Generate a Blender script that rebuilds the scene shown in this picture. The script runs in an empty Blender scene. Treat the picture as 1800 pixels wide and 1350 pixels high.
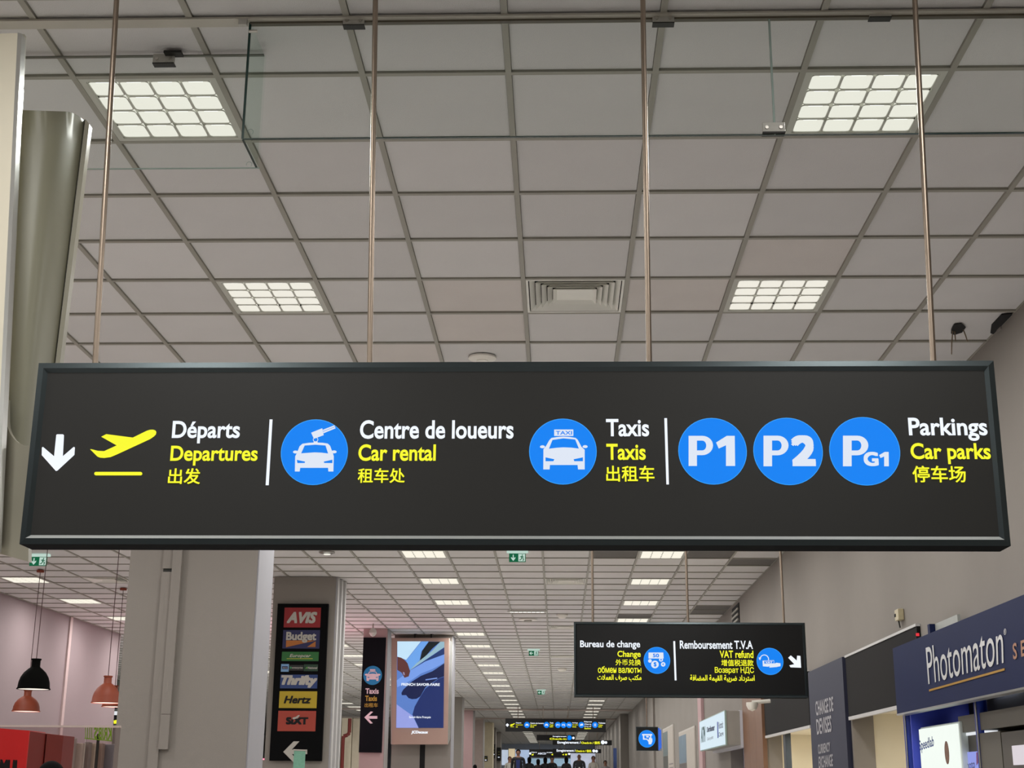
import bpy, bmesh, math, random
from mathutils import Vector, Matrix
random.seed(7)
S = bpy.context.scene
COL = S.collection

# ------------------------------------------------------------------ camera
CZ = 1.55                       # camera height above the near floor
F_PX, PITCH, YAW, ROLL = 2435.09, 0.28201, -0.034742, 0.0076638
fw = Vector((math.sin(YAW)*math.cos(PITCH), math.cos(YAW)*math.cos(PITCH), math.sin(PITCH)))
r0 = Vector((math.cos(YAW), -math.sin(YAW), 0)); u0 = r0.cross(fw)
RR = math.cos(ROLL)*r0 + math.sin(ROLL)*u0
UU = -math.sin(ROLL)*r0 + math.cos(ROLL)*u0
cam = bpy.data.cameras.new('camera'); cam.sensor_width = 36; cam.lens = F_PX/1800*36
cam.clip_end = 300
co = bpy.data.objects.new('camera', cam); COL.objects.link(co)
co.matrix_world = Matrix(((RR.x, UU.x, -fw.x, 0), (RR.y, UU.y, -fw.y, 0), (RR.z, UU.z, -fw.z, CZ), (0, 0, 0, 1)))
S.camera = co
# ------------------------------------------------------------------ world, exposure
w = bpy.data.worlds.new('world'); S.world = w; w.use_nodes = True
w.node_tree.nodes['Background'].inputs[0].default_value = (0.75, 0.78, 0.85, 1)
w.node_tree.nodes['Background'].inputs[1].default_value = 0.25
S.view_settings.view_transform = 'Standard'; S.view_settings.look = 'None'
S.view_settings.gamma = 1; S.view_settings.use_curve_mapping = False
S.view_settings.exposure = 0.0
S.cycles.max_bounces = 8; S.cycles.diffuse_bounces = 5; S.cycles.glossy_bounces = 3
S.cycles.transparent_max_bounces = 12; S.cycles.sample_clamp_indirect = 4
S.cycles.caustics_reflective = False; S.cycles.caustics_refractive = False
LAMP_W = 30.0                   # power of one ceiling fixture
LAMP_C = (1.0, 0.985, 0.96)

# ------------------------------------------------------------------ pixel helpers (full 1800x1350 frame)
def ray(px, py): return RR*((px-900)/F_PX) + UU*((675-py)/F_PX) + fw
ORG = Vector((0, 0, CZ))
def atY(px, py, Y): d = ray(px, py); return ORG + d*(Y/d.y)
def atX(px, py, X): d = ray(px, py); return ORG + d*(X/d.x)
def atZ(px, py, Z): d = ray(px, py); return ORG + d*((Z-CZ)/d.z)
HC = 4.35                       # ceiling height
GX, GY, T = -0.20112, 5.08848, 0.6
def floor_z(Y): return 1.05*min(1, max(0, (Y-12)/12))

# ------------------------------------------------------------------ materials
def lin(c):
    return tuple(((v/255)/12.92 if v <= 10.3 else (((v/255)+.055)/1.055)**2.4) for v in c)
MATS = {}
def mat(name, rgb, rough=.6, metal=0, var=.08, scale=8, bump=0, emit=0, spec=None, rnd=0):
    if name in MATS: return MATS[name]
    m = bpy.data.materials.new(name); m.use_nodes = True; nt = m.node_tree; b = nt.nodes['Principled BSDF']
    c = lin(rgb)
    b.inputs['Roughness'].default_value = rough; b.inputs['Metallic'].default_value = metal
    if spec is not None: b.inputs['Specular IOR Level'].default_value = spec
    tc = nt.nodes.new('ShaderNodeTexCoord'); nz = nt.nodes.new('ShaderNodeTexNoise')
    nz.inputs['Scale'].default_value = scale; nz.inputs['Detail'].default_value = 4
    nt.links.new(tc.outputs['Object'], nz.inputs['Vector'])
    mx = nt.nodes.new('ShaderNodeMix'); mx.data_type = 'RGBA'
    mx.inputs[6].default_value = (*[v*(1-var) for v in c], 1); mx.inputs[7].default_value = (*[min(1, v*(1+var)) for v in c], 1)
    nt.links.new(nz.outputs['Fac'], mx.inputs[0])
    out = mx.outputs[2]
    if rnd:
        oi = nt.nodes.new('ShaderNodeObjectInfo'); mr = nt.nodes.new('ShaderNodeMapRange')
        mr.inputs[3].default_value = 1-rnd; mr.inputs[4].default_value = 1+rnd
        nt.links.new(oi.outputs['Random'], mr.inputs[0])
        vm = nt.nodes.new('ShaderNodeVectorMath'); vm.operation = 'SCALE'
        nt.links.new(out, vm.inputs[0]); nt.links.new(mr.outputs[0], vm.inputs[3]); out = vm.outputs[0]
    nt.links.new(out, b.inputs['Base Color'])
    if emit:
        nt.links.new(out, b.inputs['Emission Color']); b.inputs['Emission Strength'].default_value = emit
        b.inputs['Base Color'].default_value = (0, 0, 0, 1)
        for l in list(b.inputs['Base Color'].links): nt.links.remove(l)
        b.inputs['Base Color'].default_value = (.02, .02, .02, 1); b.inputs['Specular IOR Level'].default_value = 0
    if bump:
        n2 = nt.nodes.new('ShaderNodeTexNoise'); n2.inputs['Scale'].default_value = 260; n2.inputs['Detail'].default_value = 3
        nt.links.new(tc.outputs['Object'], n2.inputs['Vector'])
        bp = nt.nodes.new('ShaderNodeBump'); bp.inputs['Strength'].default_value = bump; bp.inputs['Distance'].default_value = .004
        nt.links.new(n2.outputs['Fac'], bp.inputs['Height']); nt.links.new(bp.outputs[0], b.inputs['Normal'])
    MATS[name] = m; return m
def glass_mat(name, tint, refl_rough=.02, base=.03, haze=None, hazef=0):
    m = bpy.data.materials.new(name); m.use_nodes = True; nt = m.node_tree
    for n in list(nt.nodes):
        if n.type != 'OUTPUT_MATERIAL': nt.nodes.remove(n)
    o = [n for n in nt.nodes][0]
    t = nt.nodes.new('ShaderNodeBsdfTransparent'); t.inputs[0].default_value = (*tint, 1)
    g = nt.nodes.new('ShaderNodeBsdfGlossy'); g.inputs['Roughness'].default_value = refl_rough
    fr = nt.nodes.new('ShaderNodeLayerWeight'); fr.inputs[0].default_value = .07
    mx = nt.nodes.new('ShaderNodeMixShader'); nt.links.new(fr.outputs[0], mx.inputs[0])
    src = t.outputs[0]
    if haze:
        d = nt.nodes.new('ShaderNodeBsdfDiffuse'); d.inputs[0].default_value = (*lin(haze), 1)
        m2 = nt.nodes.new('ShaderNodeMixShader'); m2.inputs[0].default_value = hazef
        nt.links.new(t.outputs[0], m2.inputs[1]); nt.links.new(d.outputs[0], m2.inputs[2]); src = m2.outputs[0]
    nt.links.new(src, mx.inputs[1]); nt.links.new(g.outputs[0], mx.inputs[2]); nt.links.new(mx.outputs[0], o.inputs[0])
    return m

M_TILE = mat('ceiling_tile_paint', (207, 205, 203), .95, var=.05, scale=2.2, bump=.5, rnd=.05)
M_TILED = mat('dark_tile_paint', (100, 97, 93), .9, var=.05, bump=.3)
M_TILEW = mat('stained_tile_paint', (206, 200, 195), .95, var=.06, scale=3, bump=.5)
M_RAIL = mat('rail_paint', (148, 145, 134), .55, var=.04)
M_LATT = mat('lattice_metal', (186, 186, 176), .5, var=.03)
M_CELL = mat('lit_reflector', (246, 242, 229), .4, var=.03, emit=.93)
M_LED = mat('led_strip', (255, 255, 250), .4, var=0, emit=1.3)
M_VENT = mat('vent_paint', (226, 225, 216), .5, var=.04)
M_BLACK = mat('dark_cavity', (10, 10, 10), .9)
M_WALL = mat('wall_paint', (129, 123, 116), .85, var=.1, scale=1.3, bump=.2)
M_WALLP = mat('rose_wall_paint', (146, 131, 133), .85, var=.03, scale=1.5)
M_FLOOR = mat('floor_stone', (198, 195, 192), .35, var=.08, scale=3)
M_COLM = mat('column_paint', (134, 128, 121), .8, var=.04, scale=1.3, bump=.25)
M_COLS = mat('column_side_lit', (150, 149, 154), .7, var=.02)  # violet light on the columns' side faces, put into the colour
M_COLP = mat('pink_lit_column', (176, 146, 146), .8, var=.04)  # pink light falling on the pillars is put into this colour
M_FACE = mat('sign_face_film', (36, 36, 34), .45, var=.05, scale=5, spec=.35)
M_FACE2 = mat('sign_face_black', (15, 15, 15), .35, var=.05, scale=5, spec=.3)
M_FRAME = mat('sign_frame_metal', (58, 66, 68), .32, metal=.7, var=.04)
M_FRAMEL = mat('bevel_highlight_metal', (190, 194, 192), .42, metal=.35, var=.04)  # highlight on the bottom bevel, put in as a paler metal
M_STEEL = mat('brushed_steel', (146, 132, 118), .38, metal=1, var=.06, scale=30)
M_WHT = mat('lit_white', (240, 246, 255), .5, var=.0, emit=1.05)
M_YEL = mat('lit_yellow', (250, 250, 45), .5, var=.0, emit=1.0)
M_BLUE = mat('lit_blue', (0, 132, 248), .5, var=.02, emit=.96)
M_BLUER = mat('lit_blue_rim', (60, 165, 255), .5, var=.0, emit=1)
M_ICON = mat('lit_icon_white', (228, 236, 250), .5, var=.0, emit=.95)
M_GLASS = glass_mat('clear_green_glass', (.972, .992, .985))
M_GEDGE = mat('glass_edge', (22, 52, 46), .2, var=.1)
M_GEDGEL = mat('glass_edge_pale', (150, 168, 160), .2, var=.1)
M_CLAMP = mat('zinc_clamp', (182, 180, 172), .5, metal=0, var=.15, scale=60)
M_SCREW = mat('screw_steel', (200, 196, 188), .3, metal=1)
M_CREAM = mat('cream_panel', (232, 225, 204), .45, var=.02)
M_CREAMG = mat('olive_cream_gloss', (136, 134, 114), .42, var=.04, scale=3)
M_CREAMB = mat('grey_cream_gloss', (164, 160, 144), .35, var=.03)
M_ALU = mat('aluminium', (190, 190, 186), .3, metal=.85)
M_DARKJ = mat('dark_joint', (28, 28, 22), .6)

# ------------------------------------------------------------------ mesh helpers
class MB:
    def __init__(s): s.v = []; s.f = []; s.mi = []; s.mats = []
    def m(s, material):
        if material not in s.mats: s.mats.append(material)
        return s.mats.index(material)
    def face(s, pts, mi=0):
        n = len(s.v); s.v += [Vector(p) for p in pts]; s.f.append(tuple(range(n, n+len(pts)))); s.mi.append(mi)
    def box(s, a, b, mi=0):
        x0, x1 = sorted((a[0], b[0])); y0, y1 = sorted((a[1], b[1])); z0, z1 = sorted((a[2], b[2]))
        n = len(s.v)
        s.v += [Vector(p) for p in ((x0,y0,z0),(x1,y0,z0),(x1,y1,z0),(x0,y1,z0),(x0,y0,z1),(x1,y0,z1),(x1,y1,z1),(x0,y1,z1))]
        for q in ((0,3,2,1),(4,5,6,7),(0,1,5,4),(1,2,6,5),(2,3,7,6),(3,0,4,7)):
            s.f.append(tuple(n+k for k in q)); s.mi.append(mi)
    def prism(s, pts, off, mi=0):
        """polygon pts (world) extruded by vector off"""
        off = Vector(off); pts = [Vector(p) for p in pts]; k = len(pts); n = len(s.v)
        s.v += pts + [p+off for p in pts]
        s.f.append(tuple(range(n, n+k))); s.mi.append(mi)
        s.f.append(tuple(range(n+2*k-1, n+k-1, -1))); s.mi.append(mi)
        for i in range(k):
            j = (i+1) % k; s.f.append((n+i, n+k+i, n+k+j, n+j)); s.mi.append(mi)
    def tube(s, a, b, r, n=12, mi=0, r2=None):
        a = Vector(a); b = Vector(b); d = (b-a).normalized(); r2 = r if r2 is None else r2
        t = d.cross(Vector((1, 0, 0)) if abs(d.x) < .9 else Vector((0, 1, 0))).normalized(); u = d.cross(t)
        k = len(s.v)
        for p, rr in ((a, r), (b, r2)):
            for i in range(n):
                g = 2*math.pi*i/n; s.v.append(p + t*rr*math.cos(g) + u*rr*math.sin(g))
        for i in range(n):
            j = (i+1) % n; s.f.append((k+i, k+j, k+n+j, k+n+i)); s.mi.append(mi)
        s.f.append(tuple(k+i for i in range(n))[::-1]); s.mi.append(mi)
        s.f.append(tuple(k+n+i for i in range(n))); s.mi.append(mi)
    def lathe(s, prof, c=(0, 0, 0), n=32, mi=0, cap=False):
        k = len(s.v); c = Vector(c)
        for r, z in prof:
            for i in range(n):
                g = 2*math.pi*i/n; s.v.append(c + Vector((r*math.cos(g), r*math.sin(g), z)))
        for a in range(len(prof)-1):
            for i in range(n):
                j = (i+1) % n; s.f.append((k+a*n+i, k+a*n+j, k+(a+1)*n+j, k+(a+1)*n+i)); s.mi.append(mi)
        if cap:
            s.f.append(tuple(k+i for i in range(n))[::-1]); s.mi.append(mi)
            e = k+(len(prof)-1)*n; s.f.append(tuple(e+i for i in range(n))); s.mi.append(mi)
    def mesh(s, name, origin=(0, 0, 0), mats=None, smooth=False):
        o = Vector(origin); me = bpy.data.meshes.new(name)
        me.from_pydata([tuple(p-o) for p in s.v], [], s.f)
        for m in (mats or s.mats): me.materials.append(m)
        for p, i in zip(me.polygons, s.mi): p.material_index = min(i, max(0, len(me.materials)-1))
        bm = bmesh.new(); bm.from_mesh(me); bmesh.ops.recalc_face_normals(bm, faces=bm.faces); bm.to_mesh(me); bm.free()
        if smooth:
            for p in me.polygons: p.use_smooth = True
            try: me.set_sharp_from_angle(angle=math.radians(35))
            except Exception: pass
        return me
def tag(o, label=None, cat=None, group=None, kind=None):
    if label: o['label'] = label
    if cat: o['category'] = cat
    if group: o['group'] = group
    if kind: o['kind'] = kind
    return o
def thing(name, loc, label, cat, group=None):
    o = bpy.data.objects.new(name, None); o.empty_display_size = .1; COL.objects.link(o)
    o.location = loc; return tag(o, label, cat, group)
def wloc(o):
    v = Vector(o.location)
    while o.parent: o = o.parent; v = v + Vector(o.location)
    return v
def part(name, mb, material, parent=None, smooth=False, label=None, bevel=0, kind=None):
    """mesh given in world coordinates"""
    org = wloc(parent) if parent else Vector((0, 0, 0))
    if not parent and mb.v:
        org = Vector((sum(p.x for p in mb.v)/len(mb.v), sum(p.y for p in mb.v)/len(mb.v), min(p.z for p in mb.v)))
    me = mb.mesh(name, org, [material] if not isinstance(material, (list, tuple)) else list(material), smooth)
    o = bpy.data.objects.new(name, me); COL.objects.link(o)
    if parent: o.parent = parent
    else: o.location = org
    if bevel:
        b = o.modifiers.new('bevel', 'BEVEL'); b.width = bevel; b.segments = 2; b.limit_method = 'ANGLE'
    if label: o['label'] = label
    if kind: o['kind'] = kind
    return o
def link_copy(src, parent=None, loc=None):
    c = src.copy(); COL.objects.link(c)
    if parent: c.parent = parent
    if loc is not None: c.location = loc
    return c
def copy_tree(o, loc=None, parent=None):
    c = link_copy(o, parent, loc)
    for ch in o.children: copy_tree(ch, None, c)
    return c
def struct(name, mb, material, parent=None, **k):
    o = part(name, mb, material, parent, **k)
    if not parent: o['kind'] = 'structure'
    return o
def bx(a, b):
    m = MB(); m.box(a, b); return m

# ------------------------------------------------------------------ lettering
_AR = {'ا':('FE8D',0),'ب':('FE8F',1),'ت':('FE95',1),'ة':('FE93',0),'د':('FEA9',0),'ر':('FEAD',0),'س':('FEB1',1),'ص':('FEB9',1),'ض':('FEBD',1),
       'ع':('FEC9',1),'ف':('FED1',1),'ق':('FED5',1),'ك':('FED9',1),'ل':('FEDD',1),'م':('FEE1',1),'ي':('FEF1',1)}
def arabic(t):
    out = []
    for wd in t.split(' '):
        g = []; i = 0
        toks = []
        while i < len(wd):
            if wd[i] == 'ل' and i+1 < len(wd) and wd[i+1] == 'ا': toks.append('لا'); i += 2
            else: toks.append(wd[i]); i += 1
        for k, ch in enumerate(toks):
            prev = k > 0 and toks[k-1] != 'لا' and _AR[toks[k-1]][1]
            if ch == 'لا': g.append(chr(0xFEFC if prev else 0xFEFB)); continue
            base, dual = _AR[ch]; base = int(base, 16); nxt = dual and k+1 < len(toks)
            form = (3 if nxt else 1) if prev else (2 if nxt else 0)
            g.append(chr(base+form))
        out.append(''.join(g))
    return ' '.join(out)[::-1]
def text_polys(s, bold=0, res=3, shear=0, space=1.0):
    if len(s) > 1 and any(0x400 <= ord(ch) < 0x500 for ch in s):     # letter by letter
        V_, F_ = [], []; x = 0
        for ch in s:
            if ch == ' ': x += .28; continue
            v1, f1 = text_polys(ch, bold, res, shear, space); a = min(q[0] for q in v1); b = max(q[0] for q in v1); n = len(V_)
            V_ += [(q[0]-a+x, q[1]) for q in v1]; F_ += [tuple(i+n for i in f) for f in f1]; x += b-a+.085
        return V_, F_
    c = bpy.data.curves.new('lettering', 'FONT'); c.body = s; c.size = 1; c.offset = 0; c.resolution_u = res
    c.shear = shear; c.space_character = space; c.fill_mode = 'FRONT'; c.offset = bold
    o = bpy.data.objects.new('lettering', c); COL.objects.link(o)
    dg = bpy.context.evaluated_depsgraph_get(); dg.update()
    me = bpy.data.meshes.new_from_object(o.evaluated_get(dg)); vs = [(v.co.x, v.co.y) for v in me.vertices]
    fs = [tuple(p.vertices) for p in me.polygons]
    bpy.data.objects.remove(o); bpy.data.curves.remove(c); bpy.data.meshes.remove(me)
    return vs, fs
def text(name, s, corners, material, parent, bold=.02, shear=0, res=3, mirror=False, label=None, space=1.0, off=(0, 0, 0)):
    """corners: world TL, TR, BR, BL of the ink box"""
    fat = bold >= .03 or any(ord(ch) > 0x3ff for ch in s)
    vs, fs = text_polys(s, 0 if fat else bold, res, shear, space)
    if fat:
        n = len(vs); V0 = list(vs); F0 = list(fs); vs = []; fs = []
        for q_, (dx, dy) in enumerate(((0, 0), (-1, -1), (1, -1), (1, 1), (-1, 1), (0, 1), (0, -1), (1, 0), (-1, 0))):
            vs += [(x+dx*bold, y+dy*bold, q_) for x, y in V0]; fs += [tuple(i+q_*n for i in f) for f in F0]
    xs = [v[0] for v in vs]; ys = [v[1] for v in vs]; x0, x1, y0, y1 = min(xs), max(xs), min(ys), max(ys)
    TL, TR, BR, BL = [Vector(c)+Vector(off) for c in corners]; org = wloc(parent)
    P = []
    N = (TR-TL).cross(BL-TL).normalized()*.00035
    for v_ in vs:
        x, y = v_[0], v_[1]; lay = v_[2] if len(v_) > 2 else 0
        a = (x-x0)/(x1-x0); b = (y-y0)/(y1-y0)
        if mirror: a = 1-a
        P.append(tuple((BL*(1-a)+BR*a)*(1-b) + (TL*(1-a)+TR*a)*b - org - N*lay))
    me = bpy.data.meshes.new(name); me.from_pydata(P, [], fs); me.materials.append(material)
    o = bpy.data.objects.new(name, me); COL.objects.link(o); o.parent = parent
    if label: o['label'] = label
    return o
def rectY(x0, y0, x1, y1, Y):
    ym = (y0+y1)/2; xm = (x0+x1)/2
    L = atY(x0, ym, Y).x; R = atY(x1, ym, Y).x
    # keep the measured height, follow the plane's horizontal
    tz = atY(xm, y0, Y).z; bz = atY(xm, y1, Y).z
    return [Vector((L, Y, tz)), Vector((R, Y, tz)), Vector((R, Y, bz)), Vector((L, Y, bz))]
class Crop:
    def __init__(s, ox, oy, sc): s.ox, s.oy, s.sc = ox, oy, sc
    def __call__(s, x, y): return (s.ox+x/s.sc, s.oy+y/s.sc)
def polyY(cr, pts, Y): return [atY(*cr(*p), Y) for p in pts]
def decal(name, cr, polys, Y, material, parent, label=None, th=.0015):
    mb = MB()
    for pts in polys: mb.prism(polyY(cr, pts, Y), (0, th, 0))
    return part(name, mb, material, parent, label=label)
def disc_pts(c, r, n=48): return [(c[0]+r[0]*math.cos(2*math.pi*k/n), c[1]+r[1]*math.sin(2*math.pi*k/n)) for k in range(n)]
def disc(name, cr, c, r, Y, material, parent, n=48, label=None):
    C = atY(*cr(*c), Y); R = abs(atY(*cr(c[0]+r, c[1]), Y).x - atY(*cr(c[0]-r, c[1]), Y).x)/2
    mb = MB(); mb.prism([C+Vector((R*math.cos(2*math.pi*k/n), 0, R*math.sin(2*math.pi*k/n))) for k in range(n)], (0, .0015, 0))
    return part(name, mb, material, parent, label=label)
def tY(name, s, cr, x0, y0, x1, y1, Y, material, parent, **k):
    a = cr(x0, y0); b = cr(x1, y1)
    return text(name, s, rectY(a[0], a[1], b[0], b[1], Y), material, parent, **k)
ID = Crop(0, 0, 1)

# ================================================================== SETTING
XR = GX + 5*T - .01             # right wall plane
XL = -8.62
# floor with a ramp
mb = MB(); ys = [-8, 12, 24, 104]
for a, b in zip(ys, ys[1:]):
    mb.face([(-18, a, floor_z(a)), (6, a, floor_z(a)), (6, b, floor_z(b)), (-18, b, floor_z(b))])
struct('floor', mb, M_FLOOR)
# ceiling
ceil = struct('ceiling', bx((-18, -8, HC+.10), (6, 104, HC+.2)), M_BLACK)
LIGHTS = {}
for j in range(-12, 160, 4):
    for i in (-3, 2): LIGHTS[(i, j)] = 1
for j in range(20, 92, 4): LIGHTS[(-13, j)] = 1
for j in range(36, 92, 4): LIGHTS[(-8, j)] = 1
for j in (-12, -8, -4, 0, 4, 8, 12, 16): LIGHTS[(-8, j)] = 1
for j in (0, 4, 8, 12, 16): LIGHTS[(-13, j)] = 1
VENTS = {(0, 4): 1, (0, 24): 1, (0, 34): 1, (0, 44): 1, (-11, 24): 1}
DARK = {(3, 20), (4, 21), (1, 20), (4, 29), (4, 30), (2, 31)}
WARM = {(-1, 5), (-1, 4), (1, 4), (2, 3), (-2, 6), (1, 16), (-1, 30)}
tile = MB(); hw = T/2-.014; tile.box((-hw, -hw, 0), (hw, hw, .016))
tmesh = tile.mesh('ceiling_tile', mats=[M_TILE]); tdark = tile.mesh('ceiling_tile', mats=[M_TILED]); twarm = tile.mesh('ceiling_tile', mats=[M_TILEW])
def project(p):
    d = Vector(p)-ORG; z = d.dot(fw)
    if z < .05: return None
    return 900+F_PX*d.dot(RR)/z, 675-F_PX*d.dot(UU)/z
cells = []
for j in range(-14, 160):
    for i in range(-30 if j > 34 else -14, 5):
        if (i, j) in LIGHTS or (i, j) in VENTS: continue
        if i == -1 and j == -99: continue
        c = (GX+(i+.5)*T, GY+(j+.5)*T, HC); p = project(c); vis = False
        if p and -60 < p[0] < 1860 and -60 < p[1] < 1350 and not (90 < p[0] < 1730 and 660 < p[1] < 945) and not (250 < p[0] < 440 and p[1] > 960): vis = True
        cells.append((0 if vis else 1, math.hypot(c[0], c[1]), i, j, c))
cells.sort()
SKIP_HOLE = (4, 5)
rest = MB()
for k, (nv, d, i, j, c) in enumerate(cells):
    dz = random.uniform(-.0015, .0015)
    if nv == 0 and k < 300:
        o = bpy.data.objects.new('ceiling_tile', tdark if (i, j) in DARK else twarm if (i, j) in WARM else tmesh)
        COL.objects.link(o); o.parent = ceil; o.location = (c[0]-wloc(ceil).x, c[1]-wloc(ceil).y, HC+.008+dz-wloc(ceil).z)
    else:
        rest.box((c[0]-hw, c[1]-hw, HC+.008), (c[0]+hw, c[1]+hw, HC+.02), 1 if (i, j) in DARK else 0)
part('far_tiles', rest, [M_TILE, M_TILED], ceil, kind='stuff')
rb = 0.0125
for i in range(-14, 6):
    x = GX+i*T
    part('long_rail', bx((x-rb, -8, HC-.004), (x+rb, 101.5, HC+.02)), M_RAIL, ceil)
rest = MB()
for j in range(-14, 160):
    y = GY+j*T; xl = GX-14*T if j <= 34 else GX-30*T
    if -1 <= j <= 46: part('cross_rail', bx((xl, y-rb, HC-.003), (XR, y+rb, HC+.019)), M_RAIL, ceil)
    else: rest.box((xl, y-rb, HC-.003), (XR, y+rb, HC+.019))
part('far_cross_rails', rest, M_RAIL, ceil, kind='stuff')

# walls
LOW = CZ+.68
wr = MB()
openings = [(5.2, 10.75), (10.9, 13.65), (15.7, 19.3), (21.5, 23.4)]
wr.box((XR, -8, LOW), (XR+.2, 102, HC+.05)); prev = -8
for a, b in openings:
    wr.box((XR, prev, 0), (XR+.2, a, LOW)); prev = b
wr.box((XR, prev, 0), (XR+.2, 102, LOW))
struct('wall_right', wr, M_WALL)
nb = MB()
for a, b in openings[1:3]:
    nb.box((XR+1.3, a-.1, 0), (XR+1.4, b+.1, LOW)); nb.box((XR+.2, a-.12, 0), (XR+1.3, a-.02, LOW)); nb.box((XR+.2, b+.02, 0), (XR+1.3, b+.12, LOW)); nb.box((XR+.2, a-.1, LOW), (XR+1.4, b+.1, LOW+.05))
struct('wall_niche', nb, mat('niche_cream', (222, 214, 192), .7, var=.03))
nb = MB(); nb.box((XR+1.6, 4.9, 0), (XR+1.7, 11, CZ+1.2)); nb.box((XR+.2, 10.76, 0), (XR+1.6, 10.88, CZ+1.2)); nb.box((XR+.2, 4.9, CZ+.95), (XR+1.7, 10.9, CZ+1.0)); nb.box((XR+.2, 4.9, 0), (XR+1.6, 5.1, CZ+1.2))
struct('wall_booth', nb, mat('booth_blue', (44, 58, 150), .5, var=.05))
yl = atZ(175, 1115, HC).y
wl = MB(); wl.box((XL-.2, -8, 0), (XL, yl, HC+.05)); struct('wall_left', wl, M_WALLP)
struct('trim_1', bx((XL, atX(118, 1150, XL).y-.06, 0), (XL+.03, atX(118, 1150, XL).y+.06, HC)), mat('cover_strip', (190, 168, 166), .6))
struct('wall_back', bx((-18, 102, 0), (6, 102.2, HC+.1)), mat('pale_end_wall', (190, 196, 206), .7))
struct('wall_front', bx((-18, -8.2, 0), (6, -8, HC+.1)), M_WALL)
struct('wall_far_left', bx((-18.2, yl, 0), (-18, 102, HC+.1)), M_WALL)
struct('wall_partition', bx((-18, 40, 0), (-9.6, 40.15, HC)), mat('green_grey_wall', (150, 160, 152), .4, var=.25, scale=.8))

# ------------------------------------------------------------------ ceiling light fixtures
def cell_outline(hx, r, n=20):
    pts = []
    for k in range(n):
        a = 2*math.pi*k/n; c, s_ = math.cos(a), math.sin(a); e = 2/9.0
        pts.append((hx*abs(c)**e*(1 if c >= 0 else -1), hx*abs(s_)**e*(1 if s_ >= 0 else -1), c, s_))
    return pts
pitch = .1305
ol = cell_outline(.0607, .02)
frame = MB(); cellm = MB()
def ring(mb, cx, cy, A, za, B, zb):
    n = len(A)
    for k in range(n):
        l = (k+1) % n
        mb.face([(cx+A[k][0], cy+A[k][1], za), (cx+A[l][0], cy+A[l][1], za), (cx+B[l][0], cy+B[l][1], zb), (cx+B[k][0], cy+B[k][1], zb)])
sq = []
for p in ol:
    m = max(abs(p[2]), abs(p[3])); sq.append((p[2]/m*pitch/2, p[3]/m*pitch/2))
cents = [((a-1.5)*pitch, (b-1.5)*pitch) for b in range(4) for a in range(4)]
for cx, cy in cents:
    ring(frame, cx, cy, ol, 0, sq, 0)
    ring(frame, cx, cy, ol, 0, [(p[0]*.985, p[1]*.985) for p in ol], .006)
q = 2*pitch; e = .288
for a, b in (((-e, -e), (e, -q)), ((-e, q), (e, e)), ((-e, -q), (-q, q)), ((q, -q), (e, q))):
    frame.box((a[0], a[1], -.001), (b[0], b[1], .012))
frame.box((-e, -e, .07), (e, e, .075))
inner = [(p[0]*.98, p[1]*.98) for p in ol]; small = [(p[0]*.42, p[1]*.42+.012) for p in ol]; mid = [(p[0]*.8, p[1]*.8+.004) for p in ol]
cellm = MB()
ring(cellm, 0, 0, inner, .004, mid, .028); ring(cellm, 0, 0, mid, .028, small, .05)
cellm.face([(p[0], p[1], .05) for p in small])
m_frame = frame.mesh('frame', mats=[M_LATT]); m_cell = cellm.mesh('light_cell', mats=[M_CELL], smooth=True)
diff = MB()
for cx, cy in cents:
    big_ = [(p[0]*1.03, p[1]*1.04) for p in ol]; ring(diff, cx, cy, big_, -.0005, [(p[0]*.97, p[1]*.97) for p in ol], -.003); diff.face([(cx+p[0]*.97, cy+p[1]*.97, -.003) for p in ol])
m_diff = diff.mesh('diffuser', mats=[mat('lit_diffuser', (246, 240, 224), .5, var=.02, emit=1.05)])
led = bx((-.03, -.0535, .0035), (.03, -.049, .006)).mesh('led_strip', mats=[M_LED])
ld = bpy.data.lights.new('fixture_lamp', 'AREA'); ld.shape = 'SQUARE'; ld.size = .5; ld.energy = LAMP_W; ld.color = LAMP_C
rowname = {-13: 'far left hall row', -8: 'left hall row', -3: 'left row of the corridor', 2: 'right row of the corridor'}
order = ['nearest the glass screen', 'just above the big hanging sign']
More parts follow.
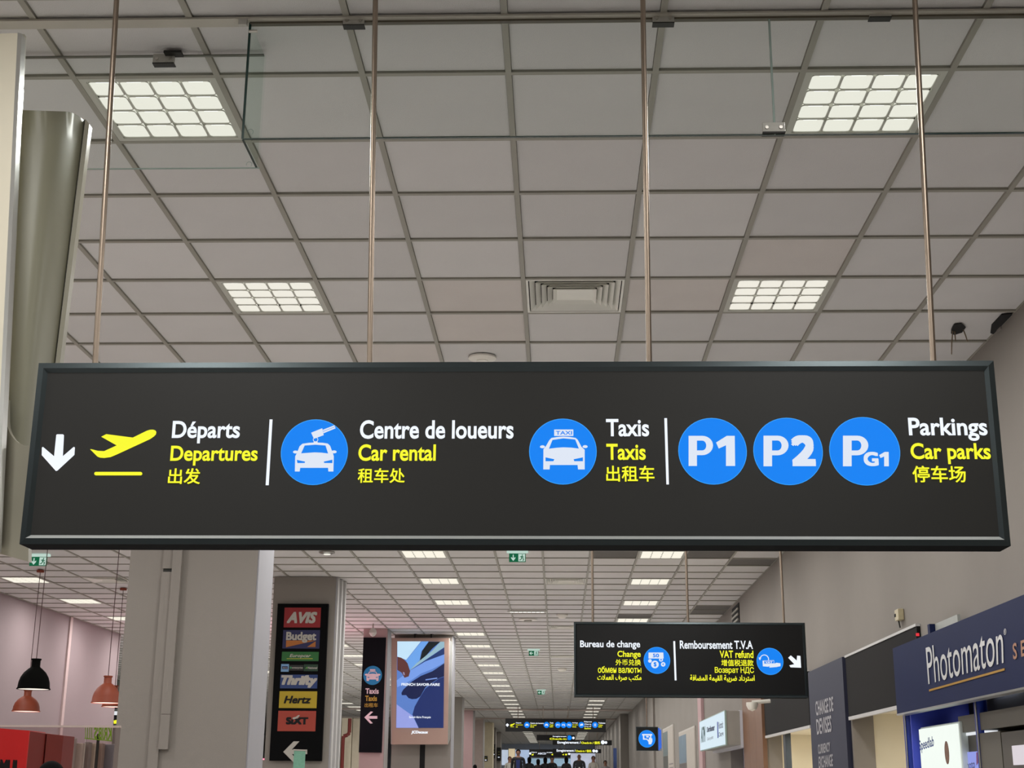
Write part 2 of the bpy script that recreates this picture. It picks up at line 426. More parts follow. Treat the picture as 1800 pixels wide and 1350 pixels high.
for (i, j) in sorted(LIGHTS, key=lambda t: (t[1], t[0])):
    near = (i in (-3, 2) and j in (0, 4)); n = max(0, j//4)
    side = rowname[i]
    if j == 0 and i in (-3, 2): lab = 'square 16-cell ceiling light seen through the glass screen, %s' % side
    elif j == 4 and i in (-3, 2): lab = 'square 16-cell ceiling light just above the big hanging sign, %s' % side
    elif j < 0: lab = 'square ceiling light of the %s, before the glass screen' % side
    else:
        ORD = ['third', 'fourth', 'fifth', 'sixth', 'seventh', 'eighth', 'ninth', 'tenth', 'eleventh', 'twelfth', 'thirteenth', 'fourteenth', 'fifteenth', 'sixteenth', 'seventeenth', 'eighteenth', 'nineteenth', 'twentieth']
        n0 = n-2 if i in (-3, 2) else n-5 if j >= 20 else 99
        lab = 'square ceiling light, %s from the front in the %s' % (ORD[n0], side) if n0 < len(ORD) and n0 >= 0 else 'distant square ceiling light at the far end of the %s' % side
    g = 'ceiling lights of the ' + side if not near else 'ceiling lights in front of the big sign'
    if j > 155: continue
    r_ = thing('ceiling_light', (GX+(i+.5)*T, GY+(j+.5)*T, HC-.001), lab, 'ceiling light', g)
    o = bpy.data.objects.new('frame', m_frame); COL.objects.link(o); o.parent = r_
    if near:
        for cx, cy in cents:
            o = bpy.data.objects.new('light_cell', m_cell); COL.objects.link(o); o.parent = r_; o.location = (cx, cy, 0)
            o2 = bpy.data.objects.new('led_strip', led); COL.objects.link(o2); o2.parent = o
    else:
        o = bpy.data.objects.new('diffuser', m_diff); COL.objects.link(o); o.parent = r_
    if j <= 156 and (j <= 60 or j % 8 == 0):
        l = bpy.data.objects.new('fixture_lamp', ld); COL.objects.link(l); l.parent = r_; l.location = (0, 0, -.006)

# ------------------------------------------------------------------ air vents
def vent(i, j, label):
    r_ = thing('air_vent', (GX+(i+.5)*T, GY+(j+.5)*T, HC-.002), label, 'air vent', None)
    L = Vector(r_.location)
    def sqr(mb, a, za, b, zb, th=.004):
        A = [(-a, -a), (a, -a), (a, a), (-a, a)]; B = [(-b, -b), (b, -b), (b, b), (-b, b)]
        for k in range(4):
            l = (k+1) % 4
            lo = [L+Vector((*A[k], za)), L+Vector((*A[l], za)), L+Vector((*B[l], zb)), L+Vector((*B[k], zb))]
            mb.prism(lo, (0, 0, th))
    mb = MB(); sqr(mb, .286, 0, .272, 0, .01); part('frame', mb, M_VENT, r_)
    part('duct', bx(L+Vector((-.27, -.27, .06)), L+Vector((.27, .27, .065))), M_BLACK, r_)
    for k in range(4):
        a = .266-.035*k; mb = MB(); sqr(mb, a, .002-.001*k, a-.030, .030, .003); part('louvre', mb, M_VENT, r_)
    mb = MB(); sqr(mb, .128, -.002, .105, .018, .003); mb.box(L+Vector((-.106, -.106, .017)), L+Vector((.106, .106, .021))); part('centre_plate', mb, M_VENT, r_)
    return r_
vent(0, 4, 'square louvred ceiling vent just above the big hanging sign')
vent(0, 24, 'louvred ceiling vent in the corridor right of the green exit sign')
vent(0, 34, 'louvred ceiling vent left of the currency exchange sign')
vent(0, 44, 'small distant louvred ceiling vent beside the currency exchange sign')
vent(-11, 24, 'louvred ceiling vent above the pendant lamps in the left hall')

# smoke detectors, downlight, linear light
def round_dev(name, px, py, r, label, cat, prof, m, extra=None):
    p = atZ(px, py, HC); t = thing(name, p, label, cat)
    mb = MB(); mb.lathe([(a*r, -b*r) for a, b in prof], p, 32, cap=True); part('housing', mb, m, t, smooth=True)
    if extra:
        mb = MB(); mb.lathe([(.45*r, -.02), (.4*r, -.03)], p, 24, cap=True); part(extra[0], mb, extra[1], t)
    return t
M_DET = mat('detector_plastic', (222, 218, 208), .4)
round_dev('smoke_detector', 848, 628, .095, 'white round ceiling detector just above the middle of the big sign', 'detector', [(1, 0), (1, .12), (.75, .22), (.4, .26)], M_DET, ('sensor', M_DET))
round_dev('downlight', 575, 971, .10, 'round recessed chrome downlight beside the grey column', 'downlight', [(1, 0), (1, .08), (.8, .1), (.3, .05)], M_ALU, ('bulb', M_CELL))
round_dev('smoke_detector', 988, 1080, .10, 'small domed ceiling detector left of the exchange sign', 'detector', [(1, 0), (1, .2), (.6, .6), (.3, .7)], M_DET, ('sensor', M_DARKJ))
round_dev('smoke_detector', 988, 1175, .12, 'tiny distant ceiling detector below the second green exit sign row', 'detector', [(1, 0), (1, .2), (.6, .6), (.3, .7)], M_DET, ('sensor', M_DARKJ))
round_dev('speaker_disc', 928, 1089, .16, 'flat round ceiling disc just beyond the slim strip light', 'ceiling speaker', [(1, 0), (1, .05), (.9, .08)], M_DET, ('grille', M_RAIL))
p = atZ(927, 1075, HC); t = thing('strip_light', p, 'slim bright strip light across the middle of the corridor ceiling', 'ceiling light')
part('housing', bx(p+Vector((-.33, -.07, -.01)), p+Vector((.33, .07, -.001))), M_LATT, t)
for k in range(8): part('lamp_lens', bx(p+Vector((-.29+k*.073, -.03, -.014)), p+Vector((-.29+k*.073+.06, .03, -.0095))), M_LED, t)

# hole with wires in the ceiling
p = atZ(1686, 579, HC); t = thing('torn_ceiling_hole', p, 'ragged hole in the ceiling with dangling wires near the right wall', 'hole')
mb = MB(); mb.prism([p+Vector(v) for v in ((-.06, -.10, -.002), (-.02, -.12, -.002), (.03, -.04, -.002), (.035, .06, -.002), (0, .11, -.002), (-.03, .08, -.002), (-.05, 0, -.002))], (0, 0, .004)); part('opening', mb, M_BLACK, t)
for k, (dx, dy, dl, bend) in enumerate(((-.035, .02, .16, -.02), (.025, .0, .08, .02), (-.02, .03, .07, .0))):
    mb = MB(); a = p+Vector((dx, dy, 0)); b = a+Vector((bend*.6, 0, -dl*.5)); c = b+Vector((bend*.4, .0, -dl*.5)); mb.tube(a, b, .004, 6); mb.tube(b, c, .004, 6, r2=.003)
    part('loose_wire', mb, mat('dusty_wire', (120, 104, 84), .8), t)
p = atZ(1760, 571, HC); t = thing('ceiling_gap', p, 'dark broken gap where the ceiling meets the right wall', 'hole')
mb = MB(); mb.prism([p+Vector(v) for v in ((-.06, -.2, -.003), (.0, -.22, -.003), (.03, -.1, -.003), (.03, .2, -.003), (-.02, .16, -.003), (-.06, 0, -.003))], (0, 0, .006)); part('opening', mb, M_BLACK, t)
mb = MB(); mb.box(p+Vector((.0, .02, -.02)), p+Vector((.02, .1, -.003))); part('plaster_flake', mb, M_WALL, t)

# ================================================================== GLASS SMOKE SCREEN
YG = atZ(900, 30, HC).y
ZG = atY(1000, 239, YG).z
xc = atY(440, 40, YG).x
YG2 = atZ(300, 95, HC).y
t = thing('glass_smoke_screen', (xc, YG, HC), 'clear glass smoke screen hanging below the ceiling behind the sign rods', 'glass screen')
xj = atY(1357, 130, YG).x
M_GLASSR = glass_mat('return_glass', (.93, .965, .95)); M_GLASSR.node_tree.nodes['Layer Weight'].inputs[0].default_value = .01
def glass(a, b, name='glass_panel', em=M_GEDGE):
    o = part(name, bx(a, b), M_GLASSR if name == 'return_panel' else M_GLASS, t)
    mb = MB(); x0, x1 = sorted((a[0], b[0])); y0, y1 = sorted((a[1], b[1])); z0 = min(a[2], b[2]); z1 = max(a[2], b[2])
    mb.box((x0, y0-.0005, z0-.002), (x1, y1+.0005, z0+.0005)); part('glass_edge', mb, em, o)
    return o
g1 = glass((xc, YG, ZG), (xj-.002, YG+.008, HC-.012)); g2 = glass((xj+.002, YG, ZG), (XR-.01, YG+.008, HC-.012))
part('joint', bx((xj-.0035, YG-.001, ZG), (xj+.0035, YG+.009, HC)), M_GEDGEL, t)
x_l = atY(-60, 95, YG2).x
g3 = glass((x_l, YG2, ZG), (xc+.01, YG2+.008, HC-.012), em=M_GEDGEL); g4 = glass((xc-.004, YG+.01, ZG), (xc+.004, YG2-.002, HC-.012), 'return_panel')
mb = MB(); mb.box((xc-.0045, YG-.001, ZG), (xc+.0045, YG+.003, HC-.01)); part('glass_edge', mb, M_GEDGE, g4)
mb = MB(); mb.box((XL, YG-.03, HC-.012), (XR-.005, YG+.03, HC-.004)); part('ceiling_channel', mb, mat('channel_paint', (176, 172, 160), .5), t)
mb = MB(); mb.box((xc, YG-.006, HC-.02), (XR-.005, YG+.014, HC-.011)); part('bottom_channel', mb, mat('channel_dark', (92, 86, 72), .5), t)
mb = MB(); mb.box((x_l, YG2-.002, HC-.010), (xc, YG2+.010, HC-.004)); part('side_channel', mb, mat('channel_dark2', (120, 122, 112), .6), t)
def clamp(px, py, Y, wpx=43, hpx=20, lab=None):
    c = atY(px, py, Y-.008); s_ = Y/ F_PX*1.0; w2 = wpx*s_/2; h2 = hpx*s_/2
    o = part('clamp', bx((c.x-w2, Y-.012, c.z-h2), (c.x+w2, Y-.001, c.z+h2)), M_CLAMP, t, bevel=.002)
    part('clamp_lip', bx((c.x-w2, Y-.014, c.z-h2-.004), (c.x+w2, Y+.02, c.z-h2)), M_DARKJ, o)
    for sx in (-.62, .62):
        mb = MB(); mb.tube((c.x+sx*w2, Y-.0165, c.z-h2*.1), (c.x+sx*w2, Y-.011, c.z-h2*.1), .0065, 12); part('screw', mb, M_SCREW, o)
for px, py in ((622, 36), (1166, 32), (1547, 22), (1360, 224)): clamp(px, py, YG)
clamp(288, 103, YG2)
c = atY(303, 95, YG2-.02); part('clamp_arm', bx(c+Vector((-.03, -.02, -.004)), c+Vector((.04, .02, .006))), M_DARKJ, t)
c = atY(429, 40, YG-.02); part('corner_clip', bx(c+Vector((-.02, -.01, -.012)), c+Vector((.012, .01, .012))), M_CLAMP, t)
c = atY(447, 55, YG-.02); mb = MB(); mb.tube(c+Vector((-.02, 0, 0)), c+Vector((.012, 0, 0)), .006, 10); part('bolt', mb, M_SCREW, t)
for px, py, Y in ((440, 232, YG), (438, 289, YG2)):
    c = atY(px, py, Y-.004); mb = MB()
    for k in range(14):
        a0 = math.radians(200-k*18); a1 = math.radians(200-(k+1)*18)
        mb.tube(c+Vector((.011*math.cos(a0), 0, .011*math.sin(a0))), c+Vector((.011*math.cos(a1), 0, .011*math.sin(a1))), .0011, 5)
    part('corner_notch', mb, M_GEDGEL, t)

# ================================================================== BIG HANGING SIGN
YS = 4.3
TLc = atY(67, 640, YS); TRc = atY(1748, 632, YS); BRc = atY(1775, 959, YS); BLc = atY(35, 957, YS)
X0 = (TLc.x+BLc.x)/2; X1 = (TRc.x+BRc.x)/2; Z1 = (TLc.z+TRc.z)/2; Z0 = (BLc.z+BRc.z)/2
M_UNDER = mat('sign_underside', (8, 9, 10), .85, spec=.05)
def hanging_sign(name, label, X0, X1, Z0, Z1, Y, depth, fr, face_m, rods, rod_r=.0095, group=None, bev=M_FRAMEL):
    t = thing(name, ((X0+X1)/2, Y, Z0), label, 'sign', group)
    part('casing', bx((X0+.002, Y+.012, Z0+.002), (X1-.002, Y+depth, Z1-.002)), M_UNDER, t)
    A = [(X0, Z0), (X1, Z0), (X1, Z1), (X0, Z1)]; B = [(X0+fr*.6, Z0+fr*.6), (X1-fr*.6, Z0+fr*.6), (X1-fr*.6, Z1-fr*.6), (X0+fr*.6, Z1-fr*.6)]
    C_ = [(X0+fr, Z0+fr), (X1-fr, Z0+fr), (X1-fr, Z1-fr), (X0+fr, Z1-fr)]
    names = ['frame_rail', 'frame_rail', 'frame_rail', 'frame_rail']
    for k in range(4):
        l = (k+1) % 4; mb = MB()
        a0, a1, b0, b1, c0, c1 = A[k], A[l], B[k], B[l], C_[k], C_[l]
        P = lambda p, y: Vector((p[0], y, p[1]))
        mb.face([P(a0, Y), P(a1, Y), P(b1, Y-.004), P(b0, Y-.004)]); mb.face([P(b0, Y-.004), P(b1, Y-.004), P(c1, Y+.010), P(c0, Y+.010)], 1 if k == 0 else 0)
        mb.face([P(a0, Y), P(a1, Y), P(a1, Y+depth), P(a0, Y+depth)], 2 if k == 0 else 0); mb.face([P(c0, Y+.010), P(c1, Y+.010), P(c1, Y+.02), P(c0, Y+.02)])
        part('frame_rail', mb, [M_FRAME, bev, M_UNDER], t)
    part('face_panel', bx((X0+fr*.9, Y+.009, Z0+fr*.9), (X1-fr*.9, Y+.014, Z1-fr*.9)), face_m, t)
    for (xa, xb) in rods:
        mb = MB(); mb.tube((xa, Y+depth*.5, Z1-.003), (xb, Y+depth*.5, HC-.002), rod_r, 14); ro = part('suspension_rod', mb, M_STEEL, t, smooth=True)
        mb = MB(); mb.tube((xb, Y+depth*.5, HC-.012), (xb, Y+depth*.5, HC-.001), rod_r*3, 16); part('ceiling_rose', mb, M_STEEL, ro)
    return t
yr = YS+.055
def rodx(a, b):
    p0 = atY(*a, yr); p1 = atY(*b, yr); s_ = (HC-p0.z)/(p1.z-p0.z); return (p0.x, p0.x+(p1.x-p0.x)*s_)
rods = [rodx((168, 635), (205, 0)), rodx((650, 635), (660, 0)), rodx((1141, 634), (1130, 0)), rodx((1640, 630), (1608, 0))]
big = hanging_sign('hanging_sign', 'large dark hanging sign with departures, car rental, taxis and car parks', X0, X1, Z0, Z1, YS, .11, .031, M_FACE, rods)
YF = YS+.0075; YF2 = YS+.0055; YF3 = YS+.0035
C4 = Crop(0, 600, 3.6); C5 = Crop(460, 680, 3.6); C6 = Crop(900, 680, 3.6); C7 = Crop(1300, 600, 3.6); C4b = Crop(150, 720, 5.4545)
decal('down_arrow', C4, [[(356,592),(362,588),(398,588),(404,594),(397,727),(466,668),(473,671),(470,718),(362,818),(353,820),(264,720),(265,672),(272,668),(342,727)]], YF, M_WHT, big)
decal('aeroplane', C4b, [[(45,380),(60,380),(120,395),(180,398),(300,343),(152,260),(200,235),(455,268),(590,202),(620,193),(650,192),(672,200),(680,215),(675,238),(655,258),(620,282),(300,430),(240,455),(180,463),(140,460),(115,450)]], YF, M_YEL, big)
def bar_pts(x0, y0, x1, y1, n=8):
    r = (y1-y0)/2; P = []
    for k in range(n+1):
        a = math.pi/2+math.pi*k/n; P.append((x0+r+r*math.cos(a), (y0+y1)/2-r*math.sin(a)))
    for k in range(n+1):
        a = -math.pi/2+math.pi*k/n; P.append((x1-r+r*math.cos(a), (y0+y1)/2-r*math.sin(a)))
    return P
decal('runway_bar', C4b, [bar_pts(85, 597, 545, 630)], YF, M_YEL, big)
BW = .006
tY('lettering', 'Départs', C4b, 832, 108, 1482, 324, YF, M_WHT, big, bold=.023, res=5)
tY('lettering', 'Departures', C4b, 816, 346, 1652, 537, YF, M_YEL, big, bold=.023, res=5)
tY('lettering', '出发', C4b, 797, 563, 1103, 714, YF, M_YEL, big, bold=.012, res=4)
tY('lettering', 'Centre de loueurs', C5, 622, 210, 1594, 329, YF, M_WHT, big, bold=.023, res=5)
tY('lettering', 'Car rental', C5, 612, 363, 1102, 469, YF, M_YEL, big, bold=.023, res=5)
tY('lettering', '租车处', C5, 609, 515, 906, 608, YF, M_YEL, big, bold=.012, res=4)
tY('lettering', 'Taxis', C6, 595, 203, 867, 314, YF, M_WHT, big, bold=.023, res=5)
tY('lettering', 'Taxis', C6, 597, 360, 846, 463, YF, M_YEL, big, bold=.023, res=5)
tY('lettering', '出租车', C6, 596, 499, 901, 600, YF, M_YEL, big, bold=.012, res=4)
tY('lettering', 'Parkings', C7, 1070, 483, 1568, 630, YF, M_WHT, big, bold=.023, res=5)
tY('lettering', 'Car parks', C7, 1083, 643, 1589, 777, YF, M_YEL, big, bold=.023, res=5)
tY('lettering', '停车场', C7, 1094, 788, 1430, 893, YF, M_YEL, big, bold=.012, res=4)
decal('divider_bar', C5, [[(50,206),(68,206),(44,622),(25,622)]], YF, M_WHT, big)
decal('divider_bar', C6, [[(964,198),(981,198),(993,617),(977,617)]], YF, M_WHT, big)
def roundel(cr, c, r, Y, parent, rim=4):
    o = disc('blue_disc', cr, c, r, Y, M_BLUER, parent)
    d = disc('disc_field', cr, c, r-rim, Y-.0016, M_BLUE, o); return o
def car(cr, dx, dy, body, screen, lamps, mirrors, Y, parent, fm=M_ICON, bm_=M_BLUE):
    o = decal('car_symbol', cr, [body]+[disc_pts(m, (16, 9), 14) for m in mirrors], Y, fm, parent)
    decal('car_windows', cr, [screen]+lamps, Y-.0016, bm_, o)
    return o
o = roundel(C5, (333, 412), 212, YF, big)
car(C5, 0, 0, [(210,535),(212,440),(222,420),(240,376),(258,360),(300,354),(340,352),(385,354),(418,359),(432,372),(450,418),(456,440),(453,535),(422,535),(420,512),(243,512),(240,535)],
    [(250,420),(272,371),(340,366),(404,371),(420,421),(380,416),(335,414),(290,417)], [[(222,462),(274,473),(272,481),(226,482)], [(447,461),(393,473),(395,481),(447,482)]], [(214,412), (458,411)], YS+.0038, o)
decal('key_symbol', C5, [[(313,290),(383,262),(392,305),(330,328)], [(386,272),(460,243),(464,250),(389,280)], [(388,284),(464,254),(467,262),(391,293)], [(330,345),(352,345),(355,356),(327,356)]], YS+.0038, M_ICON, o)
mb = MB(); cc = atY(*C5(341, 334), YS+.0038)
for k in range(16):
    a0 = math.radians(k*22.5); a1 = math.radians(k*22.5+22.5); rr_ = .0075
    mb.tube(cc+Vector((rr_*math.cos(a0), 0, rr_*math.sin(a0))), cc+Vector((rr_*math.cos(a1), 0, rr_*math.sin(a1))), .001, 5)
part('key_ring', mb, M_ICON, o)
o = roundel(C6, (322, 408), 214, YF, big)
car(C6, 0, 0, [(198,522),(199,395),(215,375),(236,338),(250,323),(290,317),(325,315),(365,317),(402,323),(416,335),(440,380),(460,398),(460,522),(418,522),(415,494),(240,494),(238,522)],
    [(234,391),(256,336),(325,326),(400,333),(423,390),(375,384),(325,382),(280,385)], [[(212,446),(268,458),(262,470),(212,470)], [(449,446),(390,458),(394,470),(449,470)]], [(193,379), (463,378)], YS+.0038, o)
bxo = decal('roof_box', C6, [[(267,270),(388,270),(388,310),(267,310)]], YS+.0038, M_ICON, o)
tY('lettering', 'TAXI', C6, 277, 279, 380, 303, YS+.002, M_BLUE, o, bold=.02)
def glyph_P(x0, y0, x1, y1):
    w_, h_ = x1-x0, y1-y0; sw = .34*w_; bh = .64*h_; bt = .155*h_; xb = x0+.56*w_
    P = [[(x0, y0), (x0+sw, y0), (x0+sw, y1), (x0, y1)], [(x0+sw*.98, y0), (xb, y0), (xb, y0+bt), (x0+sw*.98, y0+bt)], [(x0+sw*.98, y0+bh-bt), (xb, y0+bh-bt), (xb, y0+bh), (x0+sw*.98, y0+bh)]]
    cy = y0+bh/2; ro = (x1-xb, bh/2); ri = ((x1-xb)-.29*w_*.95, bh/2-bt); n = 14
    for k in range(n):
        a0 = -math.pi/2+math.pi*k/n; a1 = -math.pi/2+math.pi*(k+1)/n
        P.append([(xb+ro[0]*math.cos(a0), cy+ro[1]*math.sin(a0)), (xb+ro[0]*math.cos(a1), cy+ro[1]*math.sin(a1)), (xb+ri[0]*math.cos(a1), cy+ri[1]*math.sin(a1)), (xb+ri[0]*math.cos(a0), cy+ri[1]*math.sin(a0))])
    return P
def glyph_1(x0, y0, x1, y1):
    w_, h_ = x1-x0, y1-y0
    return [[(x0+.56*w_, y0), (x1-.02*w_, y0), (x1, y1), (x0+.52*w_, y1), (x0+.52*w_, y0+.31*h_), (x0+.14*w_, y0+.42*h_), (x0, y0+.22*h_)]]
for cr, c, r, items in ((C6, (1269, 406), 217, [('P', 1118, 310, 1272, 500), ('1', 1292, 310, 1412, 500)]),
                        (C7, (307, 695), 220, [('P', 152, 597, 310, 790), ('２', 328, 595, 478, 790)]),
                        (C7, (792, 694), 224, [('P', 655, 597, 815, 790), ('G', 785, 700, 878, 790), ('1', 884, 700, 945, 790)])):
    o = roundel(cr, c, r, YF, big)
    for s_, a, b, c2, d in items:
        if s_ == 'P': decal('lettering', cr, glyph_P(a, b, c2, d), YS+.0038, M_ICON, o)
        elif s_ == '1': decal('lettering', cr, glyph_1(a, b, c2, d), YS+.0038, M_ICON, o)
        else: tY('lettering', s_, cr, a, b, c2, d, YS+.0038, M_ICON, o, bold=.06 if s_ != 'G' else .04, res=5)
# ================================================================== SECOND SIGN
Y2 = 12.2
a = atY(1008, 1093, Y2); b = atY(1414, 1095, Y2); c = atY(1422, 1227, Y2); d = atY(1010, 1224, Y2)
def rodx2(a_, b_, Y, z):
    p0 = atY(*a_, Y); p1 = atY(*b_, Y); s_ = (HC-p0.z)/(p1.z-p0.z); return (p0.x, p0.x+(p1.x-p0.x)*s_*.4)
s2 = hanging_sign('hanging_sign', 'black hanging sign for currency exchange and VAT refund in five languages', (a.x+d.x)/2, (b.x+c.x)/2, (c.z+d.z)/2, (a.z+b.z)/2, Y2, .13, .025, M_FACE2,
    [rodx2((1042, 1092), (1041, 967), Y2+.06, 0), rodx2((1209.5, 1093), (1205, 968), Y2+.06, 0), rodx2((1378, 1093), (1371, 969), Y2+.06, 0)], rod_r=.011, bev=M_FRAME)
D = Crop(990, 1070, 4); Y2F = Y2+.004; Y2G = Y2-.002
for s_, x0, y0, x1, y1, m_, bd in (('Bureau de change', 119, 224, 541, 286, M_WHT, .022), ('Change', 381, 296, 545, 352, M_YEL, .022), ('外币兑换', 368, 356, 546, 399, M_YEL, .012), ('обмен валюты', 244, 404, 549, 452, M_YEL, .012),
        (arabic('مكتب صرف العملات'), 240, 463, 550, 512, M_YEL, .02), ('Remboursement T.V.A', 820, 224, 1333, 283, M_WHT, .022), ('VAT refund', 1100, 294, 1337, 347, M_YEL, .022), ('增值税退款', 1112, 358, 1338, 404, M_YEL, .012),
        ('Возврат НДС', 1066, 410, 1341, 462, M_YEL, .012), (arabic('استرداد ضريبة القيمة المضافة'), 892, 465, 1346, 518, M_YEL, .02)):
    tY('lettering', s_, D, x0, y0, x1, y1, Y2F, m_, s2, bold=bd)
decal('divider_bar', D, [[(774,228),(787,228),(797,504),(784,504)]], Y2F, M_WHT, s2)
decal('diagonal_arrow', D, [[(1582,345),(1600,328),(1642,364),(1645,330),(1668,332),(1673,415),(1598,412),(1590,398),(1625,390)]], Y2F, M_WHT, s2)
o = roundel(D, (659, 363), 93, Y2F, s2, rim=3)
decal('banknote', D, [[(600,308),(704,308),(706,350),(600,350)]], Y2G, M_ICON, o)
decal('coins', D, [disc_pts((645, 392), (27, 27), 20), disc_pts((610, 367), (13, 13), 14), disc_pts((688, 358), (14, 14), 14), disc_pts((703, 391), (16, 16), 14)], Y2G-.001, M_ICON, o)
tY('lettering', '50', D, 630, 316, 674, 342, Y2G-.003, M_BLUE, o, bold=.03)
tY('lettering', '$', D, 636, 375, 656, 410, Y2G-.004, M_BLUE, o, bold=.03)
tY('lettering', '€', D, 697, 384, 709, 398, Y2G-.004, M_BLUE, o, bold=.03)
tY('lettering', '¥', D, 682, 351, 694, 366, Y2G-.004, M_BLUE, o, bold=.03)
o = roundel(D, (1454, 370), 94, Y2F, s2, rim=3)
decal('refund_symbol', D, [[(1402,365),(1482,362),(1484,390),(1440,408),(1404,405)], [(1450,398),(1500,380),(1528,384),(1528,404),(1500,410),(1450,414)]], Y2G, M_ICON, o)
decal('voucher_field', D, [[(1414,367),(1480,365),(1481,384),(1414,386)]], Y2G-.0016, M_BLUE, o)
tY('lettering', 'VAT', D, 1420, 369, 1472, 384, Y2G-.003, M_ICON, o, bold=.03)
arc = [(1378+6*0, 355)]; pts_o = []; pts_i = []
for k in range(13):
    a_ = math.radians(190-k*17); pts_o.append((1414+33*math.cos(a_), 355-33*math.sin(a_))); pts_i.append((1414+27*math.cos(a_), 355-27*math.sin(a_)))
mbs = [[pts_o[k], pts_o[k+1], pts_i[k+1], pts_i[k]] for k in range(12)] + [[(1374,342),(1394,345),(1380,360)]]
decal('return_arrow', D, mbs, Y2G, M_ICON, o)
# ================================================================== CURVED CREAM PORTAL (left edge)
t = thing('portal_cladding', atY(40, 968, 4.8), 'tall cream and olive curved portal cladding at the left edge', 'wall panel')
def quadprism(name, pts, off, m, par, **k):
    mb = MB(); mb.prism(pts, off); return part(name, mb, m, par, **k)
ya, yb = 4.45, 4.47
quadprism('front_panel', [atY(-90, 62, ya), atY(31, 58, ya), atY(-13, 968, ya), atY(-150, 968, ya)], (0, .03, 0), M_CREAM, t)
quadprism('metal_trim', [atY(31, 57, ya), atY(38, 59, ya), atY(-6, 968, ya), atY(-13, 968, ya)], (0, .04, 0), M_ALU, t)
for k, (p0, p1) in enumerate(((60, 150), (153, 175), (178, 960))):
    xa = lambda y: 38-44*(y-58)/910
    quadprism('side_strip', [atY(xa(p0), p0, ya+.05), atY(xa(p0)+5, p0, ya+.12), atY(xa(p1)+5, p1, ya+.12), atY(xa(p1), p1, ya+.05)], (0, .02, 0), M_CREAMB if k != 1 else M_ALU, t)
# body surface: gently convex, from behind the trim to the joint
mb = MB(); NS, NT = 14, 16; g = []
for a in range(NS+1):
    s_ = a/NS; col_ = []
    Yc = 4.60 + .06*s_ + .55*max(0, s_-.45)**2
    top = 193 + 4*s_ + (16*max(0, (s_-.72)/.28)**2)
    for b in range(NT+1):
        v = b/NT; py = top + (958-top)*v
        xl = 20 - 45*(py-193)/790; xr = 149 - 95*(py-215)/770
        col_.append(atY(xl+(xr-xl)*s_, py, Yc))
    g.append(col_)
for a in range(NS):
    for b in range(NT): mb.face([g[a][b], g[a+1][b], g[a+1][b+1], g[a][b+1]])
back = Vector((0, .03, 0))
for a in range(NS): mb.face([g[a][0], g[a+1][0], g[a+1][0]+back, g[a][0]+back]); mb.face([g[a][-1], g[a+1][-1], g[a+1][-1]+back, g[a][-1]+back])
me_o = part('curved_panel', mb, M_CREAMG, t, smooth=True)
bm = bmesh.new(); bm.from_mesh(me_o.data); bmesh.ops.remove_doubles(bm, verts=bm.verts, dist=1e-5); bm.to_mesh(me_o.data); bm.free()
for p_ in me_o.data.polygons: p_.use_smooth = True
Ye = 4.60+.06+.55*.55**2
quadprism('joint_gap', [atY(148, 210, Ye-.004), atY(151, 212, Ye-.004), atY(59, 957, Ye-.004), atY(56, 957, Ye-.004)], (0, .02, 0), M_DARKJ, t)
quadprism('edge_strip', [atY(150, 209, Ye-.01), atY(157, 218, Ye-.01), atY(66, 957, Ye-.01), atY(58, 957, Ye-.01)], (0, .035, 0), M_CREAMB, t)
lp = [(-30, 700), (12, 700), (12, 738)] + [(12+40*(1-math.cos(math.radians(a))), 738+46*math.sin(math.radians(a))) for a in range(15, 91, 15)] + [(62, 786), (50, 900), (50, 987), (-30, 965)]
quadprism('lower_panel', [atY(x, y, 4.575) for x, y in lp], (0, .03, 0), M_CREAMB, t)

# ================================================================== COLUMNS
def column(name, label, x0, x1, y_m, Y, depth, m, side=None, top=HC, kindcat='column'):
    A = atY(x0, y_m, Y).x; B = atY(x1, y_m, Y).x; fz = floor_z(Y)
    t = thing(name, ((A+B)/2, Y+depth/2, fz), label, kindcat)
    part('shaft', bx((A, Y, fz), (B, Y+depth, top)), m, t)
    if side: part('side_tint', bx((B, Y+.01, fz), (B+.012, Y+depth, top)), side, t)
    return t, A, B
c1, A, B = column('column', 'wide grey column under the left part of the big sign', 219, 446, 1100, 11.8, .62, M_COLM, M_COLS)
xs_ = [atY(q_, 968, 11.77).x for q_ in (287.5, 305.5, 321.5)]
zg = atY(300, 1001, 11.77).z; ze = atY(290, 1317, 11.75).z
part('conduit_cover', bx((xs_[0], 11.77, floor_z(11.8)), (xs_[1]-.002, 11.801, zg-.02)), M_COLM, c1)
part('conduit_cover', bx((xs_[0], 11.775, zg+.01), (xs_[1]-.002, 11.801, HC-.01)), M_COLM, c1)
part('broken_gap', bx((xs_[0]+.005, 11.79, zg-.02), (xs_[1]+.005, 11.8, zg+.01)), M_DARKJ, c1)
zs_ = atY(290, 1255, 11.75).z
part('conduit_cover', bx((xs_[1], 11.75, ze), (xs_[2], 11.801, zs_-.003)), M_COLM, c1)
part('conduit_cover', bx((xs_[1], 11.75, zs_), (xs_[2], 11.801, HC-.01)), M_COLM, c1)
YA = atZ(535, 1014, HC).y
c2, A, B = column('column', 'grey column carrying the board of rental company logos', 481, 590, 1040, YA, .75, M_COLM, M_COLS)
for k, dx in enumerate((.03, .10, .15)): part('corner_profile', bx((B+.013, YA+.04+.2*k, floor_z(YA)), (B+.03+.02*k, YA+.14+.2*k, HC)), mat('pale_profile', (186, 184, 182), .5), c2)
YT = atZ(657, 1105, HC).y
c3, A, B = column('column', 'rose-lit narrow column carrying the taxi board', 636, 678, 1200, YT, .55, M_COLP, mat('grey_side', (150, 146, 142), .7))
YSC = YT+1.2
